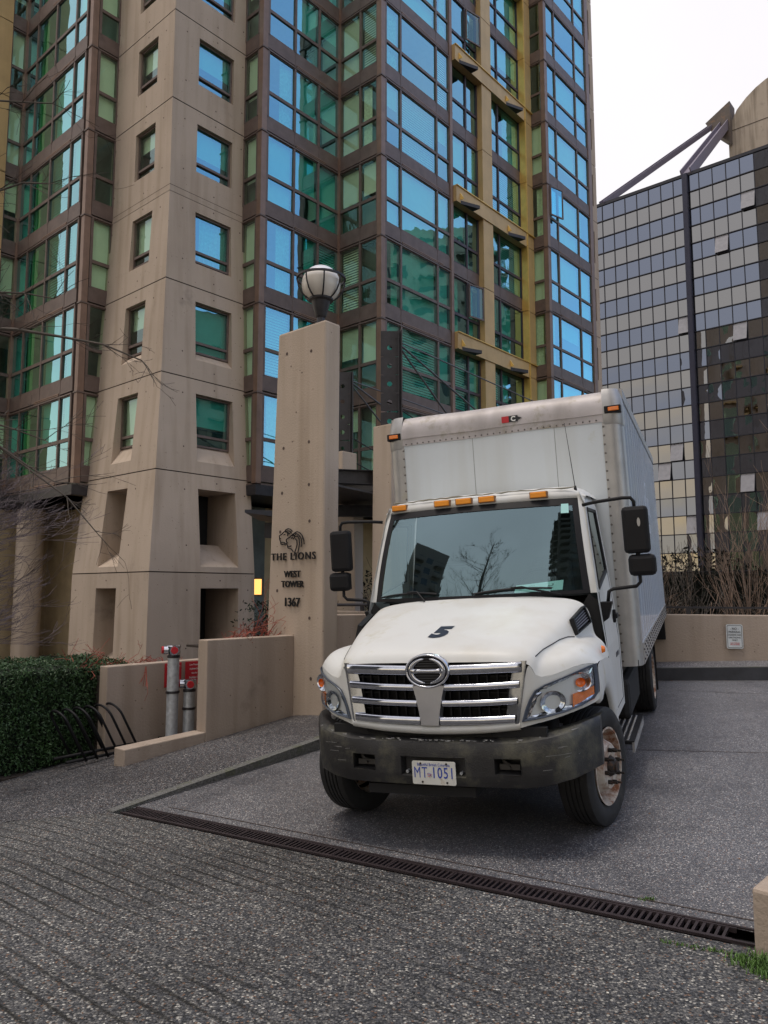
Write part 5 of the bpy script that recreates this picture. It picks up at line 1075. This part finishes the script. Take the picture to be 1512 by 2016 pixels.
# ------------------------------------------------------------ cab
def wsp(x, t):   # windscreen surface: t 0 at the cowl, 1 at the header
    xx = abs(x); y = .44 + .40 * (.55 * t + .45 * t * t) + lerp(.20, .16, t) * (xx / 1.0) ** 2.4; z = lerp(1.80, 2.685, t) - .012 * (xx) ** 2 * t; return (x, y, z)
ws_w = lambda t: lerp(1.035, .945, t)
def wsgrid(x0, x1, t0, t1, n=16, m=6, off=0):
    rows = []
    for j in range(m + 1):
        t = lerp(t0, t1, j / m); w = ws_w(t); rows.append([(lambda p: (p[0], p[1] - off, p[2] + off * .3))(wsp(lerp(x0, x1, i / n) * w, t)) for i in range(n + 1)])
    return rows
mb = MB(); mb.grid(wsgrid(-.955, .955, .02, .945)); ws = obj('windshield', mb, WSHIELD, truck, smooth=True)
mb = MB()
for a in ((-1, -.945, 0, 1), (.945, 1, 0, 1)): mb.grid(wsgrid(*a, n=3, off=.006))
mb.grid(wsgrid(-.945, .945, .93, 1.0, m=2, off=.006)); mb.grid(wsgrid(-.945, .945, 0, .035, m=1, off=.006)); obj('seal', mb, BLK, ws, smooth=True)
# roof and header
def roofring(f): return f
rows = []
prof = [(1.0, .0, .0), (1.02, -.015, .03), (1.055, .03, .095), (1.06, .12, .125), (1.05, .5, .155), (1.05, 1.02, .15)]
mb = MB(); NX = 16
xs_ = [-1, -.97, -.93, -.86, -.7, -.5, -.3, -.1, .1, .3, .5, .7, .86, .93, .97, 1]
for k_, dy, dz in prof:
    r = []
    for f in xs_:
        ed = max(0, (abs(f) - .86) / .14); x = f * 1.0 * (.945 + .055) if True else 0; x = f * .985
        y0 = wsp(min(.945, abs(x)), 1)[1]; r.append((x + (f * .03 if abs(f) > .9 else 0), lerp(y0, .84, 0) + dy + ed * .04 * (dy < .1), 2.685 + dz * (1 - ed ** 2 * (.75 if dz > .05 else .2)) - ed * .01))
    rows.append(r)
mb.grid(rows); obj('roof', mb, WPAINT, truck, smooth=True, sub=1)
for x in (-.83, -.345, -.12, .11, .60):
    y0 = wsp(x, 1)[1] - .015; ml = thing('marker_light', None, None); ml.parent = truck
    mb = MB(); mb.box((x - .085, y0 - .012, 2.700), (x + .085, y0 + .06, 2.765)); obj('housing', mb, mat('marker_base', (.30, .16, .08), .6), ml, bevel=.006)
    mb = MB(); mb.box((x - .075, y0 - .030, 2.706), (x + .075, y0 - .012, 2.759)); obj('lens', mb, mat('marker_amber', (1.0, .33, .02), .3), ml, bevel=.008)
mb = MB(); rnd = random.Random(6)   # flaking seam compound along the roof edge
P = [(-.93 + i * .062, wsp(min(.94, abs(-.93 + i * .062)), 1)[1] + .02, 2.786 + rnd.uniform(-.006, .006)) for i in range(31)]; mb.tube(P, [rnd.uniform(.003, .009) for _ in P], 4); obj('roof_seam', mb, mat('old_sealant', (.22, .21, .16), .9), truck)
# cab sides
for s in (-1, 1):
    mb = MB()
    # profile x at heights, front edge y at heights
    def cx(z): return s * (1.135 if z < 1.3 else lerp(1.135, 1.095, (z - 1.3) / .5) if z < 1.8 else lerp(1.095, 1.0, (z - 1.8) / .9))
    def fy(z): return .66 if z < 1.2 else (lerp(.66, .60, (z - 1.2) / .6) if z < 1.8 else lerp(.63, .985, (z - 1.8) / .885))
    BK = 1.86
    wf0, wf1 = (.80, 1.83), (1.04, 2.58); wr1, wr0 = (1.66, 2.585), (1.66, 1.97)     # window corners (y, z), sill drops towards the front
    q = lambda y, z: (cx(z), y, z)
    mb.poly([q(.66, .62), q(BK, .62), q(BK, 1.3), q(.66, 1.3)]); mb.poly([q(.66, 1.3), q(BK, 1.3), q(BK, 1.72), q(.605, 1.72)])
    mb.poly([q(.605, 1.72), q(BK, 1.72), q(BK, 1.97), q(*wr0), q(*wf0), q(fy(1.83), 1.83)])
    mb.poly([q(fy(1.83), 1.83), q(*wf0), q(*wf1), q(fy(2.62), 2.62)]); mb.poly([q(fy(2.62), 2.62), q(*wf1), q(*wr1), q(BK, 2.62)]); mb.poly([q(*wr1), q(*wr0), q(BK, 1.97), q(BK, 2.62)])
    mb.poly([q(fy(2.62), 2.62), q(BK, 2.62), (s * .96, BK, 2.76), (s * .96, .96, 2.745)])
    # A pillar return to the windscreen
    rows = []
    for z in (1.80, 2.0, 2.2, 2.4, 2.62, 2.70):
        t = (z - 1.80) / .885; p = wsp(ws_w(min(1, t)), min(1, t)); rows.append([(s * p[0], p[1] + .002, z), (s * (p[0] + .03), p[1] + .015, z), q(fy(z) + .03, z)])
    mb.grid(rows)
    mb.poly([q(.62, .62), q(.66, 1.72), (s * 1.03, .6, 1.80), (s * .6, .7, 1.2)], 1)
    obj('cab_side', mb, [WPAINT, DARK], truck, smooth='auto')
    dr = thing('door', None, None); dr.parent = truck
    mb = MB(); 
    sw = [wf0, wf1, wr1, wr0]; mid = [sum(p[i] for p in sw) / 4 for i in (0, 1)]
    def fr(k, o): return [(cx(mid[1] + (z - mid[1]) * k) + s * o, mid[0] + (y - mid[0]) * k, mid[1] + (z - mid[1]) * k) for y, z in sw]
    mb.grid([a + a[:1] for a in (fr(1.03, .004), fr(1.02, .012), fr(.94, .008), fr(.93, -.01))]); obj('window_seal', mb, BLK, dr)
    mb = MB(); mb.poly(fr(.95, -.004)); obj('side_window', mb, SGLASS, dr)
    mb = MB()
    for pa, pb in (((.72, .70), (.72, 1.72)), ((1.74, .70), (1.74, 2.6)), ((.72, .70), (1.74, .70)), ((.72, 1.72), (.74, 1.80))):
        mb.tube([(cx(lerp(pa[1], pb[1], i / 6)) + s * .0005, lerp(pa[0], pb[0], i / 6), lerp(pa[1], pb[1], i / 6)) for i in range(7)], .0035, 4)
    obj('panel_gap', mb, DARK, dr)
    mb = MB(); mb.box((min(s * 1.12, s * 1.165), 1.50, 1.50), (max(s * 1.12, s * 1.165), 1.64, 1.55)); mb.box((min(s * 1.12, s * 1.15), 1.50, 1.46), (max(s * 1.12, s * 1.15), 1.55, 1.59)); obj('door_handle', mb, BLK, dr, bevel=.01)
    mb = MB(); mb.box((min(s * 1.136, s * 1.139), 1.38, 1.14), (max(s * 1.136, s * 1.139), 1.62, 1.185)); obj('door_decal', mb, NAVYD, dr)
    # vent on the hood side
    mb = MB(); V = [(.985, .02, 1.50), (.955, .03, 1.625), (1.0, .40, 1.70), (1.045, .43, 1.56)]
    c = Vector([sum(p[i] for p in V) / 4 for i in range(3)]); out_ = Vector((.9, -.25, .35)).normalized()
    def vv(k, o): return [tuple((lambda w: (s * w.x, w.y, w.z))(c + (Vector(p) - c) * k + out_ * o)) for p in V]
    vt = thing('hood_vent', None, None); vt.parent = truck
    mb.grid([a + a[:1] for a in (vv(1.05, -.03), vv(1.05, .012), vv(.90, .012), vv(.88, -.02))]); obj('rim', mb, BLK, vt, smooth='auto'); mb = MB(); mb.poly(vv(.9, -.015)); obj('backing', mb, DARK, vt)
    mb = MB(); 
    for i in range(1, 6):
        a = Vector(vv(.88, -.004)[0]).lerp(Vector(vv(.88, -.004)[1]), i / 6); b = Vector(vv(.88, -.004)[3]).lerp(Vector(vv(.88, -.004)[2]), i / 6); mb.tube([a, b], .006, 4)
    obj('louvre', mb, mat('louvre_grey', (.10, .10, .12), .4), vt)
    # side marker
    mb = MB(); mb.lathe([(.001, .03), (.022, .026), (.032, .0)], (0, 0, 0), 'X', 16); mb.v = [(s * (1.165 + x), .02 + y * .7, 1.375 + z) for x, y, z in mb.v]; obj('side_marker', mb, AMBER, truck, smooth=True)
    # mirrors
    mi_ = thing('side_mirror', None, None); mi_.parent = truck; X0 = s * 1.455
    def rbox(x, y, z, w, d, h): m = MB(); m.box((x - w / 2, y - d / 2, z - h / 2), (x + w / 2, y + d / 2, z + h / 2)); return m
    obj('main_housing', rbox(X0, .80, 2.335, .225, .11, .42), BLK, mi_, bevel=.035, smooth=False); obj('convex_housing', rbox(X0 + s * .03, .80, 2.02, .235, .10, .19), BLK, mi_, bevel=.04)
    mb = MB(); mb.box((X0 - .095, .857, 2.15), (X0 + .095, .860, 2.52)); mb.box((X0 + s * .03 - .10, .852, 1.94), (X0 + s * .03 + .10, .855, 2.10)); obj('mirror_glass', mb, mat('mirror_silver', (.8, .8, .8), .03, 1), mi_)
    mb = MB(); mb.tube([(s * 1.0, .86, 2.60), (s * 1.12, .82, 2.615), (s * 1.36, .80, 2.63), (s * 1.43, .80, 2.625), (s * 1.455, .80, 2.59), (s * 1.455, .80, 2.50)], .016, 8); obj('mirror_arm', mb, BLK, mi_, smooth=True); mb = MB(); mb.tube([(s * 1.455, .8, 2.16), (s * 1.455, .8, 2.05)], .02, 8); obj('mirror_joint', mb, BLK, mi_, smooth=True); mb = MB()
    mb.tube([(s * 1.455, .80, 1.95), (s * 1.455, .80, 1.87), (s * 1.42, .80, 1.835), (s * 1.22, .79, 1.82), (s * 1.18, .785, 1.80), (s * 1.165, .78, 1.70)], .016, 8); obj('mirror_arm', mb, BLK, mi_, smooth=True)
    mb = MB(); mb.prism([(s * 1.10, .74, 1.52), (s * 1.16, .74, 1.56), (s * 1.16, .84, 1.56), (s * 1.10, .84, 1.52)], [(s * 1.10, .72, 1.71), (s * 1.205, .72, 1.71), (s * 1.205, .84, 1.71), (s * 1.10, .84, 1.71)]); obj('mirror_bracket', mb, BLK, mi_, bevel=.006)
    if s == 1:
        mb = MB(); mb.poly([(X0 + .03 + .014 * math.cos(t * .5236), .744 - .001, 2.40 + .04 * math.sin(t * .5236)) for t in range(12)]); obj('mirror_badge', mb, ALU, mi_)
mb = MB(); mb.grid([[(-1.09, 1.86, .62), (1.09, 1.86, .62)], [(-1.09, 1.86, 1.8), (1.09, 1.86, 1.8)], [(-.97, 1.86, 2.78), (.97, 1.86, 2.78)]]); obj('cab_back', mb, SEAT, truck)
mb = MB(); mb.box((-1.05, .55, 1.05), (1.05, 1.85, 1.12)); mb.grid([[(x, .52 + .2 * (x / 1.0) ** 2, 1.78) for x in (-1, -.5, 0, .5, 1)], [(x, .80 + .1 * (x / 1.0) ** 2, 1.80) for x in (-1, -.5, 0, .5, 1)], [(x, .95, 1.62) for x in (-1, -.5, 0, .5, 1)], [(x, .98, 1.1) for x in (-1, -.5, 0, .5, 1)]]); obj('dashboard', mb, BLK, truck)
for x in (-.55, .52):
    mb = MB(); mb.box((x - .24, 1.15, 1.25), (x + .24, 1.65, 1.42)); mb.prism([(x - .24, 1.60, 1.35), (x + .24, 1.60, 1.35), (x + .24, 1.74, 1.35), (x - .24, 1.74, 1.35)], [(x - .20, 1.70, 2.12), (x + .20, 1.70, 2.12), (x + .20, 1.82, 2.12), (x - .20, 1.82, 2.12)]); obj('seat', mb, SEAT, truck, bevel=.04)
mb = MB(); c = Vector((.52, .98, 1.86)); ax1, ax2 = Vector((1, 0, 0)), Vector((0, .55, .83)).normalized()
mb.tube([c + ax1 * .21 * math.cos(t * math.pi / 12) + ax2 * .21 * math.sin(t * math.pi / 12) for t in range(25)], .016, 8); mb.tube([c - ax1 * .2, c, c + ax1 * .2], .018, 6); mb.tube([c, c + Vector((0, .1, -.25))], .03, 8); obj('steering_wheel', mb, BLK, truck, smooth=True)
mb = MB(); mb.grid([[(x, .90, 1.5), (x, 1.2, 1.5)] for x in (-.7, -.3)]); 
# wipers
for x0, x1, xa in ((-.95, -.33, -.45), (.02, .72, .80)):
    mb = MB(); P = []
    for i in range(9): f = i / 8; p = wsp(lerp(x0, x1, f), .04 + .025 * f * (1 - f) * 4 + (.02 * f)); P.append((p[0], p[1] - .025, p[2] + .01))
    mb.tube(P, .009, 5); p0 = wsp(xa, .0); mb.tube([(p0[0], p0[1] - .05, p0[2] + .0), (P[4][0] + .1, P[4][1] - .022, P[4][2] + .012), (P[4][0], P[4][1] - .012, P[4][2] + .008)], .010, 5); obj('wiper', mb, BLK, truck)
mb = MB(); p = wsp(.83, .93); mb.poly([(.80, wsp(.80, .80)[1] + .012, 2.54), (.87, wsp(.87, .80)[1] + .012, 2.54), (.865, wsp(.865, .9)[1] + .012, 2.63), (.80, wsp(.80, .9)[1] + .012, 2.63)]); obj('inspection_sticker', mb, PAPER, ws)
# loose papers on the dash: lifted by nothing but the dash, so a thing of its own
pm = TM
def tw(p): return tuple(pm @ Vector(p))
pp = thing('paper_sheet', 'pale aqua paper pass with printed code lying behind the windscreen', 'paper', tw((.6, .62, 1.80)))
o_ = Vector(tw((.6, .62, 1.80))); mb = MB(lambda x, y, z: tuple(Vector(tw((x, y, z))) - o_))
Q = [(.38, .515, 1.835), (.80, .60, 1.842), (.80, .70, 1.925), (.38, .615, 1.895)]
mb.prism(Q, [(x, y + .001, z + .002) for x, y, z in Q]); obj('sheet', mb, PAPER, pp)
mb = MB(lambda x, y, z: tuple(Vector(tw((x, y, z))) - o_))
def pq(u, v): a = Vector(Q[0]).lerp(Vector(Q[1]), u); b = Vector(Q[3]).lerp(Vector(Q[2]), u); w = a.lerp(b, v); return (w.x, w.y - .004, w.z + .002)
mb.text('7C', 1, lambda x, y, z: pq(.80 - y * .17, .5 + x * .45), off=.01, sx=1); mb.text('DC', 1, lambda x, y, z: pq(.14 - y * .08, .45 + x * .25))
for i in range(4):
    for j in range(2): u = .28 + j * .2; v = .25 + i * .15; mb.poly([pq(u, v), pq(u + .13, v), pq(u + .13, v + .03), pq(u, v + .03)])
obj('printing', mb, SIGNK, pp)
mb = MB(); mb.tube([(.93, 1.02, 2.70), (.92, 1.05, 2.80)], [.02, .012], 8); mb.tube([(.92, 1.05, 2.80), (.84, 1.25, 3.45)], [.004, .0025], 5); obj('antenna', mb, BLK, truck)
# ------------------------------------------------------------ cargo box
bxo = thing('cargo_box', None, None); bxo.parent = truck
Y0, Y1, XW, ZB, ZT_ = 1.99, 8.81, 1.33, .965, 3.90
mb = MB(); mb.box((-1.155, Y0, ZB), (1.155, Y0 + .03, 3.56))
obj('front_panel', mb, BOXW, bxo)
mb = MB()
for x in (-.30, .62): mb.box((x - .002, Y0 - .0015, ZB), (x + .002, Y0, 3.56))
for s in (-1, 1):
    z = 1.02
    while z < 3.5: mb.lathe([(.001, -.008), (.011, -.005), (.013, 0)], (s * 1.138, Y0 - .003, z), 'Y', 8); z += .095
x = -1.1
while x < 1.12: mb.lathe([(.001, -.008), (.008, -.005), (.010, 0)], (x, Y0 - .006, 3.565), 'Y', 8); x += .07
obj('rivet_line', mb, mat('rivet', (.13, .12, .11), .5, .2), bxo, kind='stuff')
for s in (-1, 1):
    mb = MB(); n = 8; rows = []
    for z in (ZB, 3.54):
        r = [(s * 1.15, Y0 - .003, z), (s * 1.19, Y0 - .003, z)]
        for i in range(n + 1): a = R(90 * i / n); r.append((s * (1.20 + .13 * math.sin(a)), Y0 - .003 + .14 * (1 - math.cos(a)), z))
        r.append((s * (XW + .004), Y0 + .19, z)); rows.append(r)
    mb.grid(rows); mb.poly([(p[0], p[1], ZB) for p in rows[0]]); obj('corner_post', mb, ALU, bxo, smooth='auto')
    mb = MB(); mb.grid([[(s * 1.153, Y0 - .006, z), (s * 1.125, Y0 - .006, z)] for z in (ZB, 3.54)]); obj('rivet_flange', mb, ALU, bxo)
    # moulded top corner with its marker lamp
    mb = MB(); rows = []
    for z, k_ in ((3.50, 1.0), (3.54, 1.04), (3.70, 1.04), (3.80, .98), (3.905, .80)):
        r = []
        for i in range(n + 3):
            a = R(90 * min(1, max(0, (i - 1)) / n)); dx = (.14 * math.sin(a)) * k_; dy = .15 * (1 - math.cos(a))
            r.append((s * (1.14 + (.058 if i > 0 else 0) + dx), Y0 - .012 + dy + (1.04 - k_) * .30 + (.12 if i == n + 2 else 0), z))
        rows.append(r)
    mb.grid(rows); mb.poly([rows[-1][i] for i in range(n + 3)] + [(s * 1.14, Y0 + .3, 3.91)])
    obj('corner_cap', mb, ALU, bxo, smooth='auto')
    cl = thing('marker_light', None, None); cl.parent = bxo
    mb = MB(); mb.box((s * 1.245 - .085, Y0 - .022, 3.625), (s * 1.245 + .085, Y0 + .06, 3.705)); obj('housing', mb, BLK, cl, bevel=.006)
    mb = MB(); mb.box((s * 1.25 - .05, Y0 - .036, 3.645), (s * 1.25 + .06, Y0 - .02, 3.688)); obj('lens', mb, AMBER, cl, bevel=.006)
# rounded header across the front top
mb = MB(); n = 8; rows = []
P = [(Y0 - .006, 3.545), (Y0 - .006, 3.625), (Y0 - .016, 3.628)] + [(Y0 - .016 + .20 * (1 - math.cos(R(90 * i / n))), 3.68 + .22 * math.sin(R(90 * i / n))) for i in range(n + 1)] + [(Y0 + .45, ZT_ + .0)]
for y, z in P: rows.append([(x, y, z + .004 * math.sin(x * 5)) for x in [-1.145 + i * .229 for i in range(11)]])
mb.grid(rows); obj('front_header', mb, ALUH, bxo, smooth='auto')
mb = MB(); mb.box((-.045 + .10, Y0 - .024, 3.665), (.035 + .10, Y0 - .012, 3.735), 0); mb.prism([(.135, Y0 - .023, 3.665), (.235, Y0 - .023, 3.665), (.235, Y0 - .012, 3.665), (.135, Y0 - .012, 3.665)], [(.135, Y0 - .023, 3.735), (.235, Y0 - .023, 3.735), (.235, Y0 - .012, 3.735), (.135, Y0 - .012, 3.735)], 1)
mb.prism([(.235, Y0 - .023, 3.68), (.28, Y0 - .023, 3.70), (.235, Y0 - .023, 3.72)], [(.235, Y0 - .012, 3.68), (.28, Y0 - .012, 3.70), (.235, Y0 - .012, 3.72)], 1)
mb.text('C', .075, lambda x, y, z: (.185 + x, Y0 - .0245 - z, 3.675 + y), 2, off=.003); obj('header_badge', mb, [RED, SIGNK, WHT], bxo)
mb = MB(); mb.box((-XW + .01, Y0 + .3, 3.84), (XW - .01, Y1, 3.905)); obj('roof_panel', mb, ALU, bxo)
for s in (-1, 1):
    mb = MB(); mb.box((min(s * 1.29, s * XW), Y0 + .19, 1.18), (max(s * 1.29, s * XW), Y1, 3.80)); sp_ = obj('side_panel', mb, BOXS, bxo)
    mb = MB(); mb.box((min(s * 1.29, s * (XW + .012)), Y0 + .19, 3.80), (max(s * 1.29, s * (XW + .012)), Y1, 3.915)); obj('top_rail', mb, ALU, bxo)
    mb = MB(); mb.box((min(s * 1.28, s * (XW + .010)), Y0 + .19, ZB), (max(s * 1.28, s * (XW + .010)), Y1, 1.18)); y = Y0 + .26; q = 0
    while y < Y1:
        for z in ((1.15, 1.06) if q % 2 else (1.11, 1.01)): mb.lathe([(.001, .010), (.010, .008), (.012, 0)], (s * (XW + .010), y, z), 'X', 8, 1) if s > 0 else mb.lathe([(.001, -.010), (.010, -.008), (.012, 0)], (s * (XW + .010), y, z), 'X', 8, 1)
        y += .15; q += 1
    obj('bottom_rail', mb, [ALU, BLK], bxo)
    mb = MB()
    for i in range(1, 17): y = Y0 + .19 + i * .405; mb.box((min(s * XW, s * (XW + .0015)), y - .012, 1.18), (max(s * XW, s * (XW + .0015)), y + .012, 3.77))
    for i, (y0, y1, z0, z1) in enumerate(((5.2, 5.5, 3.1, 3.16), (5.3, 5.36, 2.9, 3.1), (5.1, 5.2, 2.72, 2.95), (5.35, 5.45, 2.72, 2.95), (5.6, 5.7, 2.70, 2.95), (5.85, 5.95, 2.7, 2.95), (6.1, 6.2, 2.68, 2.95), (5.6, 5.9, 2.42, 2.55))): mb.box((min(s * XW, s * (XW + .001)), y0, z0), (max(s * XW, s * (XW + .001)), y1, z1), 1)
    obj('panel_ribs', mb, [BOXS, mat('ghost_mark', (.46, .51, .62), .4)], sp_)
mb = MB(); mb.box((-1.28, Y1 - .03, ZB), (1.28, Y1, 3.86)); obj('rear_door', mb, BOXW, bxo); mb = MB(); mb.box((-1.29, Y0 + .03, ZB + .0), (1.29, Y1, ZB + .06)); obj('floor', mb, DARK, bxo)
# ------------------------------------------------------------ chassis and wheels
mb = MB()
for s in (-1, 1): mb.box((s * .42 - .04, -.7, .62), (s * .42 + .04, 8.7, .86))
for y in (2.5, 3.5, 5.6, 6.8, 8.0): mb.box((-.42, y, .66), (.42, y + .1, .82))
mb.box((-1.1, Y0 + .2, .86), (1.1, 8.7, .955)); mb.box((-.95, -.05, .40), (.95, .05, .52)); mb.box((-.95, 4.59, .38), (.95, 4.69, .55)); mb.lathe([(.001, -.2), (.2, -.12), (.22, 0), (.2, .12), (.001, .2)], (0, 4.64, .47), 'Y', 16)
mb.box((-.35, .0, .45), (.35, 1.6, 1.2)); obj('chassis_frame', mb, DARK, truck)
mb = MB(); mb.box((.72, 1.95, .42), (1.18, 3.3, .84)); mb.box((-1.18, 1.95, .42), (-.72, 3.6, .84)); obj('fuel_tank', mb, DARK, truck, bevel=.06)
mb = MB(); mb.box((1.02, 1.0, .40), (1.27, 2.25, .43)); mb.box((1.25, 1.0, .33), (1.27, 2.25, .42), 1); y = 1.05; rnd = random.Random(2)
while y < 2.2:
    for x in (1.06, 1.11, 1.16, 1.21): mb.lathe([(.001, .438), (.010, .434), (.012, .43)], (x, y, 0), 'Z', 6, 1)
    y += .055
obj('cab_step', mb, [BLK, ALU], truck)
for s in (-1, 1):
    mb = MB(); mb.box((s * .98 - .30, 5.28, .18), (s * .98 + .30, 5.30, .95)); obj('mud_flap', mb, BLK, truck)
    mb = MB(); mb.box((min(s * .95, s * 1.30), 8.5, .55), (max(s * .95, s * 1.30), 8.8, .95)); obj('rear_bumper', mb, BLK, truck)
RT, WT = .456, .27
def wheel(name, x, y, s, steer, front_, dual=False):
    w = thing(name, None, None); w.parent = truck; w.location = (x, y, RT); w.rotation_euler = (0, 0, steer); D = RT
    mb = MB()
    for off in ((0, -.31) if dual else (0,)):
        h = WT / 2; o = off
        pr = [(.292, -h * .80), (.31, -h * .92), (.37, -h * 1.03), (.42, -h * 1.0), (.452, -h * .86), (D, -h * .74)]
        gv = []
        for g in (-.42, -.14, .14, .42): gv += [(D, h * (g - .05)), (D - .012, h * (g - .03)), (D - .012, h * (g + .03)), (D, h * (g + .05))]
        pr = pr + gv + [(r_, -z_) for r_, z_ in pr[::-1]]
        mb.lathe([(r_, s * (z_ + o)) for r_, z_ in pr], axis='X', seg=48)
    obj('tyre', mb, RUBBER, w, smooth='auto')
    mb = MB(); h = WT / 2
    if front_:   # disc sticks out towards the kerb side
        pr = [(.295, h * .92), (.300, h * .98), (.285, h * .98), (.275, h * .6), (.262, h * .2), (.250, h * .05), (.205, h * .55), (.178, h * .98), (.166, h * 1.06), (.082, h * 1.06), (.078, h * .9)]
    else: pr = [(.295, h * .92), (.300, h * .98), (.285, h * .98), (.270, h * .4), (.26, -h * .2), (.22, -h * .6), (.15, -h * .9), (.10, -h * .9)]
    mb.lathe([(r_, s * z_) for r_, z_ in pr], axis='X', seg=40); mb.lathe([(.30, -s * h * .95), (.27, -s * h * .2)], axis='X', seg=40); obj('rim', mb, RIM, w, smooth='auto')
    mb = MB()
    for q in range(6):
        a = R(q * 60 + 20); cy, cz = .222 * math.cos(a), .222 * math.sin(a); xx = s * (h * .29 if front_ else -h * .58); tl = Vector((s * .75, -math.cos(a) * .0, 0))
        ring = []
        for k in range(12): b = k * math.pi / 6; rr2 = .026 * math.cos(b); tt2 = .030 * math.sin(b); r2 = .222 + rr2; xo = xx + s * (h * .011 / .011) * 0 + s * (.222 - r2) * (.9 if front_ else .75) + s * .004; ring.append((xo, r2 * math.cos(a) - tt2 * math.sin(a), r2 * math.sin(a) + tt2 * math.cos(a)))
        mb.poly(ring)
    obj('hand_hole', mb, DARK, w)
    mb = MB(); x0 = h * 1.04 if front_ else -h * .9
    mb.lathe([(.080, s * (x0 - .03)), (.076, s * (x0 + .012)), (.062, s * (x0 + .035)), (.046, s * (x0 + .045)), (.042, s * (x0 + .06)), (.001, s * (x0 + .064))], axis='X', seg=24)
    for q in range(8):
        a = R(q * 45 + 10); cy, cz = .130 * math.cos(a), .130 * math.sin(a); mb.cyl((s * x0, cy, cz), (s * (x0 + .035), cy, cz), .017, 6); mb.cyl((s * (x0 + .03), cy, cz), (s * (x0 + .075), cy, cz), .009, 6)
    obj('hub', mb, HUB, w, smooth='auto')
for s in (-1, 1): wheel('front_wheel', s * 1.02, .06, s, R(-13), True)
for s in (-1, 1): wheel('rear_wheel', s * 1.13, 4.75, s, 0, False, True)
